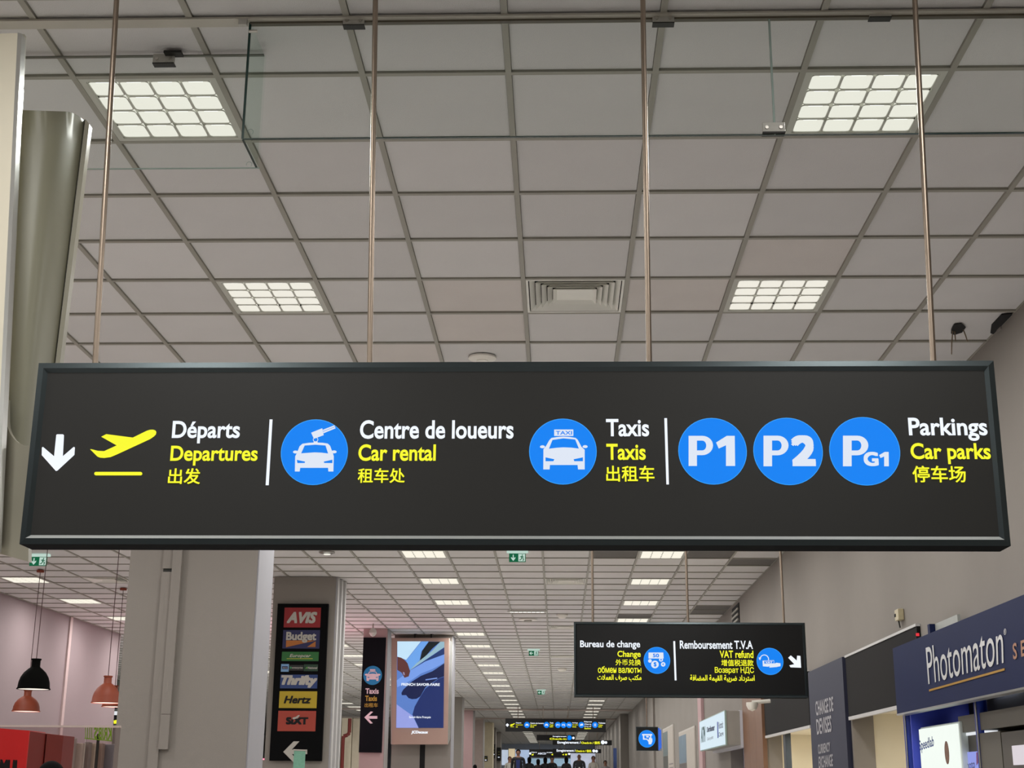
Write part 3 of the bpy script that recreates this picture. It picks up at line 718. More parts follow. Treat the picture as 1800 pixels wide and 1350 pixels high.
c4, A, B = column('column', 'pale column behind the portrait advertising screen', 690, 793, 1250, YSC, .7, M_COLM, M_COLS)
part('dark_slot', bx((atY(738, 1330, YSC).x, YSC-.01, floor_z(YSC)), (atY(747, 1330, YSC).x, YSC+.01, atY(740, 1305, YSC).z)), M_BLACK, c4)
for (x0, x1, yt, dpt, m_, lab) in ((786, 811, 1225.5, 1.0, M_COLM, 'grey-green column just right of the portrait screen'), (813, 831, 1246.5, 1.2, M_COLP, 'rose-lit column, fourth in the row along the corridor'),
        (832, 849, 1262.5, 1.2, mat('taupe_paint', (176, 160, 152), .8), 'taupe column before the bright far hall')):
    Yc = atZ((x0+x1)/2, yt, HC).y; column('column', lab, x0, x1, 1290, Yc, dpt, m_, mat('grey_side', (150, 146, 142), .7))
column('column', 'cream column with a small dark notice on it', 850, 866, 1300, 66, 1.2, mat('cream_paint', (214, 202, 172), .8))
column('column', 'far grey column with a black vertical board', 869, 880, 1310, 78, 1.2, M_COLM)
# bulkheads crossing the ceiling far away
for k, (yy, lab) in enumerate(((1246, ''), (1262, ''))):
    Yb = atZ(900, yy, HC).y; struct('trim_%d' % (k+2), bx((XL, Yb, HC-.05), (XR, Yb+.3, HC-.003)), mat('bulkhead_paint', (180, 166, 158), .8))
struct('trim_4', bx((XR-.32, atZ(1110, 1255, HC).y, 0), (XR-.005, 101, HC)), M_COLM)
struct('trim_5', bx((XR-.06, atX(1238, 1260, XR).y, 0), (XR-.004, atX(1232, 1260, XR).y, HC-.01)), M_COLP)
struct('trim_6', bx((XR-.06, atX(1150, 1250, XR).y-.3, 0), (XR-.004, atX(1150, 1250, XR).y+.3, HC-.01)), M_WALL)

# ================================================================== RENTAL LOGO BOARD
YB = YA-.07
K2 = Crop(480, 1060, 9.645); K3 = Crop(470, 1200, 9.0); K1 = Crop(460, 960, 3.4625)
tl = atY(489, 1061, YB); br = atY(565, 1345, YB); bl = atY(472, 1345, YB)
t = thing('directory_board', ((tl.x+atY(577, 1061, YB).x)/2, YB, floor_z(YA)+1.2), 'tall black directory board of car rental company logos', 'sign')
XB0 = (tl.x+bl.x)/2; XB1 = (atY(577, 1061, YB).x+br.x)/2; zb = floor_z(YA)+1.2
part('board', bx((XB0, YB, zb), (XB1, YB+.06, tl.z)), mat('board_black', (4, 4, 5), .6, spec=.08), t)
y1_, y2_ = YB-.003, YB-.006
def P(name, rgb, **k): return mat(name, rgb, .55, var=.02, **k)
M_LW = P('logo_white', (168, 164, 156))
def plate(cr, x0, y0, x1, y1, m_, nm='logo_plate'):
    a = cr(x0, y0); b = cr(x1, y1); r_ = rectY(a[0], a[1], b[0], b[1], y1_); mb = MB(); mb.prism(r_, (0, .002, 0)); return part(nm, mb, m_, t)
o = plate(K2, 188, 78, 806, 414, P('logo_red', (132, 12, 18))); tY('lettering', 'AVIS', K2, 235, 150, 745, 344, y2_, M_LW, o, bold=.045, shear=.28)
o = plate(K2, 165, 458, 790, 772, P('logo_navy', (20, 22, 72))); tY('lettering', 'Budget', K2, 222, 490, 732, 672, y2_-.002, M_LW, o, bold=.035)
decal('road_stripe', K2, [[(222,634),(700,634),(700,641),(218,750)], [(722,648),(718,745),(575,745)]], y2_, P('logo_orange', (160, 94, 30)), o)
o = plate(K2, 148, 827, 773, 984, P('logo_green', (22, 92, 34))); tY('lettering', 'Europcar', K2, 280, 865, 642, 935, y2_, M_LW, o, bold=.02, shear=.25)
decal('underline', K2, [[(232,938),(672,938),(672,948),(232,948)]], y2_, P('logo_lime', (170, 170, 50)), o)
o = plate(K2, 135, 1033, 267, 1165, P('logo_sky', (110, 150, 190))); decal('dark_band', K2, [[(152,1072),(250,1072),(250,1120),(152,1120)]], y2_, P('logo_navy', (20, 22, 72)), o)
tY('lettering', 'alamo', K2, 160, 1086, 244, 1108, y2_-.003, M_LW, o, bold=.02)
o = plate(K2, 272, 1050, 512, 1145, P('logo_dark', (16, 20, 18))); decal('leaf_mark', K2, [disc_pts((300, 1096), (18, 18), 16)], y2_, P('logo_green2', (50, 130, 80)), o); tY('lettering', 'enterprise', K2, 322, 1080, 505, 1122, y2_-.003, M_LW, o, bold=.02)
o = plate(K2, 520, 1040, 760, 1155, P('logo_forest', (14, 52, 30))); tY('lettering', 'National', K2, 590, 1080, 748, 1118, y2_, M_LW, o, bold=.03); decal('leaf_mark', K2, [[(545,1115),(570,1080),(585,1090),(575,1112)]], y2_, P('logo_lime2', (90, 150, 60)), o)
o = plate(K1, 113, 782, 339, 866, P('logo_blue', (22, 50, 104))); tY('lettering', 'Thrifty', K1, 118, 785, 338, 862, y2_, M_LW, o, bold=.06, shear=.3)
o = plate(K3, 187, 136, 783, 402, P('logo_yellow', (166, 142, 14))); tY('lettering', 'Hertz', K3, 262, 208, 692, 330, y2_, M_BLACK, o, bold=.035, shear=.25)
o = plate(K3, 166, 446, 765, 768, P('logo_coral', (150, 50, 32))); tY('lettering', 'SıXT', K3, 294, 545, 646, 662, y2_, M_BLACK, o, bold=.055)
decal('swoosh', K3, [[(400,552),(450,540),(490,512),(516,515),(480,560),(430,578),(402,578)]], y2_-.003, M_LW, o)
decal('left_arrow', K3, [[(250,1095),(415,928),(507,928),(388,1058),(630,1058),(630,1130),(388,1130),(507,1262),(415,1262)]], y1_, M_LW, t)
# green cloth banner hanging before the arrow
a = K3(425, 1072); b = K3(600, 1085); yb = YB-.5
t = thing('paper_banner', atY(526, 1400, yb), 'narrow pale green banner hanging in front of the white arrow', 'banner')
mb = MB(); p0 = atY(517, 1319, yb); p1 = atY(537, 1320, yb); p2 = atY(533, 1400, yb); p3 = atY(512, 1400, yb)
mb.prism([p0, p1, p2, p3], (0, .006, 0)); part('cloth', mb, mat('pale_green_cloth', (110, 160, 138), .7, var=.2, scale=30), t)
mb = MB(); mb.tube(p0+Vector((-.01, 0, .005)), p1+Vector((.02, 0, .005)), .01, 8); part('top_rod', mb, M_LW, t)
mb = MB(); mb.tube(Vector((p3.x, yb+.05, floor_z(yb))), Vector((p0.x+.03, yb+.02, p0.z)), .012, 8); part('stand_pole', mb, M_STEEL, t)

# ================================================================== TAXI BOARD
YTB = YT-.05; T5 = Crop(620, 1080, 5)
t = thing('taxi_board', atY(657, 1322, YTB), 'tall black board with taxi symbol and left arrow', 'sign')
mb = MB(); mb.prism([atY(639, 1120.5, YTB), atY(678.5, 1120.5, YTB), atY(670.5, 1323, YTB), atY(630.5, 1322.5, YTB)], (0, .045, 0)); part('board', mb, mat('board_navy_black', (12, 12, 18), .6, spec=.1), t)
yt1, yt2 = YTB-.004, YTB-.008
o = disc('blue_disc', T5, (175, 536), 82, yt1, P('matte_blue', (20, 118, 170)), t)
M_PK = P('pinkish_white', (214, 188, 196)); M_OC = P('ochre_print', (176, 140, 50))
car(T5, 0, 0, [(122,585),(120,545),(135,520),(145,503),(175,498),(205,503),(216,520),(228,545),(226,585),(208,585),(205,572),(145,572),(142,585)],
    [(140,524),(150,509),(175,506),(202,509),(210,524),(175,520)], [[(130,548),(148,552),(146,557),(130,556)], [(220,548),(202,552),(204,557),(220,556)]], [(122,530), (228,530)], yt2, o, M_PK, P('matte_blue', (20, 118, 170)))
decal('roof_box', T5, [[(152,482),(198,482),(200,496),(150,496)]], yt2, M_PK, o)
tY('lettering', 'Taxis', T5, 112, 650, 229, 698, yt1, M_PK, t, bold=.03)
tY('lettering', 'Taxis', T5, 109, 714, 214, 762, yt1, M_OC, t, bold=.03)
tY('lettering', '出租车', T5, 105, 778, 221, 816, yt1, M_OC, t, bold=.01)
decal('left_arrow', T5, [[(102,905),(158,853),(180,856),(140,893),(216,893),(216,917),(140,917),(177,957),(155,960)]], yt1, M_PK, t)
# spot camera above
p = atZ(656, 1096, HC); t = thing('ceiling_camera', p, 'small pale drop-shaped camera hanging above the taxi board', 'camera')
mb = MB(); mb.tube(p+Vector((0, 0, -.002)), p+Vector((0, 0, -.08)), .012, 8); part('stem', mb, M_RAIL, t)
mb = MB(); mb.lathe([(.02, .16), (.06, .12), (.07, .07), (.04, .02), (.0, 0)], p+Vector((0, 0, -.24)), 16); part('housing', mb, M_CLAMP, t, smooth=True)

# ================================================================== PORTRAIT SCREEN
Yp = YSC-.25
t = thing('advertising_screen', atY(738, 1308, Yp), 'portrait advertising screen with rose metal frame beside the taxi board', 'screen')
mb = MB(); hz = [atY(688, 1121.5, Yp), atY(790, 1121.5, Yp), atY(787, 1308.5, Yp), atY(688.3, 1308.5, Yp)]
mb.prism(hz, (0, .16, 0)); part('housing', mb, mat('rose_metal', (178, 148, 136), .4, metal=.15, var=.03), t, bevel=.006)
mb = MB(); mb.prism([atY(790, 1126, Yp+.01), atY(794.5, 1128, Yp+.12), atY(790, 1300, Yp+.12), atY(787, 1307, Yp+.01)], (.01, .05, 0)); part('side_trim', mb, M_ALU, t)
mb = MB(); mb.prism([atY(687, 1122, Yp), atY(688.5, 1122, Yp-.005), atY(688.5, 1308, Yp-.005), atY(687, 1308, Yp)], (0, .05, 0)); part('side_trim', mb, M_ALU, t)
E5 = lambda n, rgb: mat(n, rgb, .3, var=.06, scale=4, emit=1.0)
ysr = Yp-.004
scr = decal('display', T5, [[(392,237),(805,240),(797,997),(382,997)]], ysr, E5('screen_blue', (92, 128, 200)), t, label='lit display showing a car advertisement')
for k, (rgb, pts) in enumerate((((196, 228, 250), [(392,237),(600,237),(470,400),(392,372)]),
        ((110, 165, 235), [(606,237),(668,237),(600,330),(590,400),(500,490),(470,405)]),
        ((24, 30, 34), [(668,240),(770,240),(700,300),(620,390),(590,402),(610,320)]),
        ((150, 185, 200), [(770,240),(805,240),(805,288),(500,492),(560,430),(700,318)]),
        ((34, 56, 110), [(805,290),(805,350),(640,412),(510,490)]),
        ((120, 158, 232), [(805,352),(805,425),(700,480),(600,520),(520,575),(392,640),(386,580),(510,490),(640,412)]),
        ((96, 56, 54), [(392,372),(425,380),(450,395),(482,430),(505,500),(492,545),(455,557),(430,512),(392,488)]),
        ((150, 140, 170), [(440,505),(455,510),(458,535),(445,530)]),
        ((22, 32, 74), [(805,430),(803,545),(760,560),(640,640),(595,720),(560,742),(520,745),(490,735),(470,710),(432,710),(428,690),(445,660),(520,590),(600,540),(700,500)]),
        ((120, 150, 220), [(640,570),(740,555),(745,565),(640,580)]),
        ((32, 48, 104), [(803,548),(797,997),(580,997),(525,880),(545,810),(590,730),(640,650),(760,562)]),
        ((150, 160, 226), [(386,790),(440,830),(525,890),(578,997),(382,997)]))):
    decal('picture_shape', T5, [pts], ysr-.002-.0008*k, E5('screen_tone_%d' % k, rgb), scr)
tY('lettering', 'FRENCH SAVOIR-FAIRE', T5, 428, 604, 765, 628, ysr-.016, M_WHT, t, bold=.03)
tY('lettering', 'Savoir-faire Français', T5, 495, 893, 686, 916, ysr-.016, M_WHT, t, bold=.02)
tY('lettering', 'JCDecaux', T5, 514, 1022, 662, 1054, ysr, M_WHT, t, bold=.045, shear=.15)
for px in (729, 758):
    a = atY(px, 1121, Yp+.06); b = Vector((a.x, a.y, a.z+.09)); mb = MB(); mb.tube(a, b, .012, 8); mb.box(b+Vector((-.02, -.03, -.02)), b+Vector((.04, .1, .02))); part('hanger_bracket', mb, M_BLACK, t)
part('wall_arm', bx(atY(720, 1200, Yp+.16), atY(760, 1180, YSC)), M_BLACK, t)

# ================================================================== EXIT SIGNS
M_EXG = mat('exit_green', (10, 110, 72), .4, var=.05, emit=.7); M_EXW = mat('exit_white', (200, 226, 214), .4, var=0, emit=.85)
def exit_sign(px0, px1, py0, py1, arrow, label):
    pz = atZ((px0+px1)/2, py0-2, HC); Y = pz.y; a = atY(px0, py0+3, Y); b = atY(px1, py1, Y)
    t = thing('exit_sign', ((a.x+b.x)/2, Y, HC), label, 'exit sign', 'green exit signs')
    L = b.x-a.x; H = L*.52; z1 = HC-.035; z0 = z1-H; xa = a.x; cx = (a.x+b.x)/2
    part('light_bar', bx((xa-.03, Y-.03, HC-.03), (b.x+.03, Y+.03, HC-.001)), M_EXW, t)
    part('green_plate', bx((xa, Y-.004, z0), (b.x, Y+.004, z1)), M_EXG, t)
    part('pale_field', bx((xa+L*.56, Y-.006, z0+H*.08), (b.x-L*.04, Y-.0045, z1-H*.06)), M_EXW, t)
    U = lambda u, v: Vector((xa+L*u, Y-.008, z0+H*v))
    mb = MB()
    ap = [(.22,.85),(.28,.85),(.28,.45),(.38,.58),(.38,.42),(.25,.12),(.12,.42),(.12,.58),(.22,.45)]
    if arrow == 'left': ap = [(.45,.57),(.45,.43),(.24,.43),(.31,.2),(.23,.2),(.06,.5),(.23,.8),(.31,.8),(.24,.57)]
    mb.prism([U(*q_) for q_ in ap], (0, .002, 0)); part('arrow', mb, M_EXW, t)
    mb = MB(); Yo = Vector((0, -.002, 0))
    mb.prism([U(*q_)+Yo for q_ in disc_pts((.80, .80), (.035, .07), 10)], (0, .002, 0))
    for pts in ([(.74,.70),(.82,.70),(.80,.42),(.73,.42)], [(.66,.62),(.74,.70),(.75,.62),(.68,.54)], [(.82,.68),(.90,.55),(.88,.50),(.80,.60)], [(.73,.44),(.68,.28),(.60,.26),(.60,.20),(.71,.20),(.78,.42)], [(.76,.44),(.84,.36),(.82,.12),(.87,.12),(.90,.40),(.80,.46)]):
        mb.prism([U(*q_)+Yo for q_ in pts], (0, .002, 0))
    part('running_figure', mb, M_EXG, t)
exit_sign(895, 924, 970, 990, 'down', 'green exit sign with down arrow under the middle of the big sign')
exit_sign(53, 82, 976, 994, 'down', 'green exit sign with down arrow under the left corner of the big sign')
exit_sign(929.5, 946.5, 1143, 1154, 'left', 'small green exit sign with left arrow above the corridor')
exit_sign(945, 958, 1214, 1222, 'left', 'tiny far green exit sign above the corridor')

# ================================================================== LEFT HALL: pendants, glass, kiosk
M_PB = mat('pendant_black', (5, 5, 4), .8, var=.05, spec=.05); M_PO = mat('pendant_orange', (122, 48, 18), .6, var=.06); M_PI = mat('pendant_lit_inside', (255, 240, 225), .5, var=0, emit=1.1)
M_CORD = mat('cord', (60, 34, 34), .7)
def pendant(px, py_top, py_bot, wpx, Y, m_, label):
    d = Y/F_PX*1.0
    bz = atY(px, py_bot-3, Y).z; cx = atY(px, py_bot, Y).x; R = wpx*d/2; H = (atY(px, py_top, Y).z-bz)
    t = thing('pendant_lamp', (cx, Y, bz), label, 'pendant lamp', 'dome pendant lamps in the left hall')
    c = Vector((cx, Y, bz))
    prof = [(R, 0), (R*.99, .02*H), (R*.965, .05*H), (R*.93, .22*H), (R*.84, .38*H), (R*.66, .54*H), (R*.42, .665*H), (R*.30, .71*H), (R*.27, .74*H), (R*.265, .95*H), (R*.31, .955*H), (R*.31, 1.0*H), (R*.1, 1.0*H)]
    mb = MB(); mb.lathe(prof, c, 40); part('shade', mb, m_, t, smooth=True)
    mb = MB(); mb.lathe([(r_*.93, z*.9-.001) for r_, z in prof[:6]], c, 40); part('shade_lining', mb, M_PI, t, smooth=True)
    mb = MB(); mb.lathe([(R*.98, .004), (R*1.02, .004), (R*1.02, -.006), (R*.98, -.006), (R*.98, .004)], c, 40); part('rim', mb, m_, t)
    mb = MB(); mb.lathe([(R*.2, .35*H), (R*.28, .25*H), (R*.2, .12*H), (0.001, .08*H)], c, 20); part('bulb', mb, M_LED, t)
    mb = MB(); mb.tube(c+Vector((0, 0, H*.99)), Vector((cx, Y, HC-.003)), .0045, 6); part('cord', mb, M_CORD, t)
    mb = MB(); mb.lathe([(.05, 0), (.05, .03)], (cx, Y, HC-.034), 16, cap=True); part('ceiling_rose', mb, m_, t)
    lt = bpy.data.lights.new('pendant_bulb_light', 'POINT'); lt.energy = 5; lt.color = (1, .86, .8); lt.shadow_soft_size = .05
    lo = bpy.data.objects.new('pendant_bulb_light', lt); COL.objects.link(lo); lo.parent = t; lo.location = (0, 0, -.02)
pendant(58.5, 1158, 1214, 56, 15.9, M_PB, 'black dome pendant lamp in the left hall')
pendant(45.5, 1213, 1253, 47, 18.8, M_PO, 'orange dome pendant lamp below and behind the black one')
pendant(186, 1188, 1238, 50, 16.2, M_PO, 'orange dome pendant lamp beside the wide grey column')
pendant(199, 1205, 1245, 40, 20.6, M_PO, 'orange dome pendant lamp half hidden behind the other by the column')

YP = 10.4
M_SMOK = glass_mat('smoky_partition_glass', (.84, .80, .80), .03)
p0 = atY(-120, 1273, YP); p1 = atY(212, 1273, YP)
t = thing('glass_partition', (p0.x, YP, 0), 'smoky glass partition with a pale top rail in front of the red kiosk', 'glass partition')
zt = atY(100, 1275, YP).z
mid_x = atY(150, 1300, YP).x
part('glass_panel', bx((p0.x, YP, .05), (mid_x-.004, YP+.01, zt-.012)), M_SMOK, t); part('glass_panel', bx((mid_x+.004, YP, .05), (p1.x, YP+.01, zt-.012)), M_SMOK, t)
part('top_rail', bx((p0.x, YP-.012, zt-.014), (p1.x, YP+.022, zt)), mat('rose_aluminium', (196, 178, 170), .4, metal=.3), t)
part('bottom_rail', bx((p0.x, YP-.02, 0), (p1.x, YP+.03, .06)), M_DARKJ, t)
# green reversed lettering on far side of glass
KG = Crop(0, 1260, 7.5); YK = YP+.7
M_LIME = mat('lit_lime', (132, 170, 40), .5, var=0, emit=.55)
t = thing('reversed_neon_sign', atY(172, 1302, YK), 'green reversed lettering sign seen through the smoky glass', 'sign')
text('lettering', "KRIB'S", [atY(*KG(1240, 128), YK), atY(*KG(1474, 128), YK), atY(*KG(1474, 312), YK), atY(*KG(1240, 290), YK)], M_LIME, t, bold=.03, mirror=True)
for xk in (1124, 1150, 1178, 1204): decal('stroke', KG, [[(xk,130),(xk+9,130),(xk+9,285),(xk,282)]], YK, M_LIME, t)
decal('underline', KG, [[(1115,276),(1476,312),(1476,325),(1115,290)]], YK, M_LIME, t)
pz = atY(172, 1290, YK); mb = MB(); mb.tube((pz.x, YK+.02, floor_z(YK)), (pz.x, YK+.02, pz.z), .012, 8); part('support_post', mb, M_DARKJ, t)
# red kiosk
YR = 12.4
t = thing('red_kiosk', atY(30, 1400, YR), 'bright red kiosk block behind the smoky glass', 'kiosk')
xa = atY(-60, 1300, YR).x; xb = atY(50, 1300, YR).x; zt1 = atY(20, 1281, YR).z
mb = MB(); mb.prism([Vector((xa, YR-.4, zt1+.02)), Vector((xb, YR, zt1-.015)), Vector((xb, YR, 0)), Vector((xa, YR-.4, 0))], (0, .4, 0)); part('front_face', mb, mat('kiosk_red', (214, 30, 30), .5), t)
xc2 = atY(81, 1300, YR+.3).x; xd = atY(111, 1300, YR+.5).x
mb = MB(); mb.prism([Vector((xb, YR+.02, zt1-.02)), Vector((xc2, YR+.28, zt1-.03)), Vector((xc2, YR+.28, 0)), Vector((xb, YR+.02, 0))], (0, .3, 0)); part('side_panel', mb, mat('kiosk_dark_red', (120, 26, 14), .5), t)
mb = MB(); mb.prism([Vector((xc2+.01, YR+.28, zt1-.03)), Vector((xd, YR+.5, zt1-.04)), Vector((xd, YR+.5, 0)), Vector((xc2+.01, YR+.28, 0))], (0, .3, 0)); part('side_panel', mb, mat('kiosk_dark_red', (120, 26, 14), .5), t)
YRt = YR-.42
text('lettering', 'MUI', [atY(2, 1335, YRt+.08), atY(32, 1336, YRt+.28), atY(30, 1362, YRt+.28), atY(0, 1362, YRt+.08)], M_BLACK, t, bold=.06, off=(0, -.02, 0))
# panels / shelves far behind glass
for k, (x0, x1, yt, rgb) in enumerate(((119, 131, 1297, (150, 138, 130)), (134, 146, 1306, (168, 154, 142)), (149, 158, 1304, (120, 108, 102)), (160, 168, 1306, (172, 158, 140)), (171, 181, 1306, (140, 120, 108)), (184, 200, 1308, (110, 108, 112)))):
    Yw = 19+.15*k; a = atY(x0, yt, Yw); b = atY(x1, yt, Yw)
    o = part('room_divider', bx((a.x, Yw, floor_z(Yw)), (b.x, Yw+.12, a.z)), mat('divider_%d' % k, rgb, .6), None, bevel=.01)
    tag(o, ['grey-beige', 'wide sand', 'dark taupe', 'narrow ivory', 'brown-grey', 'cool grey'][k]+' upright panel seen through the smoky glass', 'panel', 'upright panels behind the glass')
# bright white shop light box beyond
Yx = 27.5; t = thing('lit_storefront', atY(188, 1290, Yx), 'bright white shop front with a black arrow sign beyond the pink wall', 'shop front')
M_SHW = mat('shop_white', (236, 240, 244), .5, var=.02, emit=.9)
part('light_band', bx(atY(162, 1218, Yx), atY(215, 1240, Yx+.3)+Vector((0, 0, 0))), M_SHW, t)
part('dark_canopy', bx(atY(174, 1240, Yx-.1), atY(216, 1248, Yx+.3)), M_BLACK, t)
part('light_band', bx(atY(162, 1250, Yx-.05), atY(216, 1257, Yx+.3)), M_SHW, t)
part('side_wall', bx(atY(160, 1257, Yx), atY(173, 1276, Yx+.3)), M_SHW, t)
part('black_panel', bx(atY(173, 1257, Yx-.02), atY(216, 1274, Yx+.2)), M_BLACK, t)
XC = Crop(0, 1260, 7.5)
decal('down_arrow', XC, [[(1337,0),(1352,0),(1352,50),(1372,42),(1345,90),(1320,42),(1337,50)]], Yx-.04, M_WHT, t)
decal('blue_bag_mark', XC, [[(1410,20),(1425,0),(1460,0),(1482,24),(1484,92),(1408,92)]], Yx-.04, M_BLUE, t)
decal('yellow_mark', XC, [[(1497,50),(1540,40),(1540,90),(1500,92)]], Yx-.04, M_YEL, t)
part('lower_body', bx((atY(160, 1276, Yx).x, Yx, floor_z(Yx)), (atY(216, 1276, Yx).x, Yx+.3, atY(190, 1276, Yx).z)), M_COLM, t)

# unseen counter and tube added in the left hall to tint ceiling and columns pink
t = thing('added_counter', (-5.2, 25.5, floor_z(25.5)), 'added unseen counter with a pink tube, casting pink on ceiling and columns', 'counter')
fz = floor_z(25.5); part('added_counter_body', bx((-6.4, 25.2, fz), (-4.0, 25.8, fz+.9)), M_COLM, t); part('added_tube', bx((-6.3, 25.45, fz+.9), (-4.1, 25.55, fz+.93)), mat('added_pink_glow', (255, 120, 150), .5, emit=2), t)
l = bpy.data.lights.new('added_pink_light', 'AREA'); l.shape = 'RECTANGLE'; l.size = 2.2; l.size_y = .3; l.energy = 42; l.color = (1, .45, .58)
lo = bpy.data.objects.new('added_pink_light', l); COL.objects.link(lo); lo.parent = t; lo.location = (0, 0, .96); lo.rotation_euler = (math.pi, 0, 0)
# far left: red pipe and beige booth between columns
Yq = 47; t = thing('beige_booth', atY(620, 1400, Yq), 'beige booth between the logo board column and the taxi board', 'booth')
a = atY(601, 1262, Yq); b = atY(648, 1262, Yq)
part('wall_panel', bx((a.x, Yq, floor_z(Yq)), ((a.x+b.x)/2-.1, Yq+1, a.z)), mat('booth_beige', (206, 196, 174), .7), t); part('wall_panel', bx(((a.x+b.x)/2-.08, Yq+.05, floor_z(Yq)), (b.x, Yq+1, a.z)), mat('booth_beige2', (190, 180, 160), .7), t)
part('cornice', bx((a.x-.05, Yq-.03, a.z), (b.x+.05, Yq+1.03, a.z+.05)), M_COLM, t)
Yq = 46.6; t = thing('fire_pipe', atY(603, 1400, Yq), 'red fire pipe with elbows beside the logo board column', 'pipe')
pp = [atY(601, 1400, Yq), atY(603, 1300, Yq), atY(604, 1294, Yq), atY(611, 1292, Yq), atY(614, 1288, Yq), atY(614.5, 1200, Yq)]
pp[-1] = atY(615, 1263, Yq); pp[0] = Vector((pp[1].x, Yq, floor_z(Yq)))
M_RED = mat('fire_pipe_red', (110, 34, 28), .6)
for k in range(5):
    mb = MB(); mb.tube(pp[k], pp[k+1], .06, 10); part('pipe_run' if k in (0, 4) else 'elbow', mb, M_RED, t, smooth=True)

# ================================================================== RIGHT SIDE
# currency panel
M_SLATE = mat('slate_panel', (40, 42, 60), .6, var=.04, spec=.25)
Xc = XR-.05
a = atX(1420, 1182, Xc); b = atX(1480, 1156, Xc)
t = thing('exchange_panel', (Xc, (a.y+b.y)/2, 0), 'slate blue wall panel reading change de devises', 'sign')
part('panel', bx((Xc, b.y, 0), (XR-.002, a.y, a.z-.0)), M_SLATE, t)
Xt = Xc-.004
M_SIL = mat('grey_lettering', (156, 154, 158), .5)
def tx(s, pts, X, m_, par, **k): return text('lettering', s, [atX(*q_, X) for q_ in pts], m_, par, **k)
tx('CHANGE DE', [(1433, 1233), (1464, 1224), (1465, 1250), (1434.5, 1258.7)], Xt, M_SIL, t)
tx('DEVISES', [(1434.5, 1264.5), (1461, 1256.7), (1461.7, 1286.5), (1436.3, 1291.7)], Xt, M_SIL, t)
tx('CURRENCY', [(1437.6, 1309), (1459, 1304), (1459, 1321), (1438.4, 1326)], Xt, M_SIL, t)
tx('EXCHANGE', [(1439, 1330), (1463.5, 1325), (1464, 1347), (1439.4, 1351)], Xt, M_SIL, t)
# black fascias
M_FAS = mat('fascia_brown_black', (24, 22, 21), .8, spec=.15)
def fascia(x0, x1, yt0, yt1, yb0, yb1, label, back=-.0):
    Xf = XR-.03; A = atX(x0, yt0, Xf); Bp = atX(x1, yt1, Xf); zb = atX(x1, yb1, Xf).z
    t = thing('shop_fascia', (Xf, (A.y+Bp.y)/2, zb), label, 'fascia')
    part('panel', bx((Xf, Bp.y, zb), (XR-.002, A.y, (A.z+Bp.z)/2)), M_FAS, t)
    part('top_trim', bx((Xf-.008, Bp.y, (A.z+Bp.z)/2), (XR-.002, A.y, (A.z+Bp.z)/2+.02)), mat('pale_profile', (186, 184, 182), .5), t)
    part('bottom_trim', bx((Xf-.004, Bp.y, zb-.035), (XR-.002, A.y, zb-.004)), mat('pale_profile', (186, 184, 182), .5), t)
    return t
fascia(1486, 1611, 1157, 1100, 1260, 1231, 'brown-black shop fascia between the slate panel and the photo booth')
fascia(1342, 1419, 1213, 1183, 1297, 1275, 'brown-black shop fascia beyond the slate panel')
# doors and mullions in the niches
for k, (px0, px1, X, lab) in enumerate(((1545, 1592, XR+1.25, 'cream door leaf in the near shop niche'),)):
    A = atX(px0, 1300, X); t = thing('niche_door', (X, 11.6, 0), lab, 'door')
    part('door_leaf', bx((X, 11.3, 0), (X+.04, 12.3, CZ+.45)), mat('door_cream', (216, 206, 176), .6), t)
    part('door_frame', bx((X-.03, 12.3, 0), (X+.045, 12.36, CZ+.52)), mat('door_brown', (120, 98, 70), .6), t); part('door_frame', bx((X-.03, 11.24, CZ+.46), (X+.045, 12.36, CZ+.52)), mat('door_brown', (120, 98, 70), .6), t)
ym = atX(1378, 1310, XR+.02).y
t = thing('niche_mullion', (XR+.05, ym, 0), 'dark vertical mullion in the far shop niche', 'mullion'); part('post', bx((XR+.02, ym-.12, 0), (XR+.09, ym+.05, LOW-.01)), mat('mullion_dark', (46, 54, 62), .4), t); part('shoe', bx((XR+.01, ym-.14, 0), (XR+.1, ym+.07, .05)), M_DARKJ, t)
for yy, s_ in ((12.2, 1.6), (17.5, 2.6)):
    l = bpy.data.lights.new('niche_downlight', 'AREA'); l.size = .8; l.energy = 14*s_; l.color = (1, .93, .8)
    o = thing('niche_light', (XR+.7, yy, LOW-.01), 'small flush light in the ceiling of the %s shop niche' % ('near' if yy < 15 else 'far'), 'ceiling light'); part('housing', bx((XR+.5, yy-.2, LOW-.02), (XR+.9, yy+.2, LOW-.001)), M_LATT, o)
    lo = bpy.data.objects.new('niche_downlight', l); COL.objects.link(lo); lo.parent = o; lo.location = (0, 0, -.02)
# wood panel
ya_, yb_ = atX(1308, 1300, XR-.05).y, atX(1342, 1300, XR-.05).y
M_WOOD = mat('walnut', (112, 78, 54), .5, var=.25, scale=6)
t = thing('wood_panel', (XR-.05, (ya_+yb_)/2, 0), 'walnut wood wall panel beside the lit white sign', 'wall panel')
n = 3
for k in range(n): part('board', bx((XR-.06, yb_+(ya_-yb_)*k/n+.006, 0), (XR-.003, yb_+(ya_-yb_)*(k+1)/n, CZ+1.35)), M_WOOD, t)
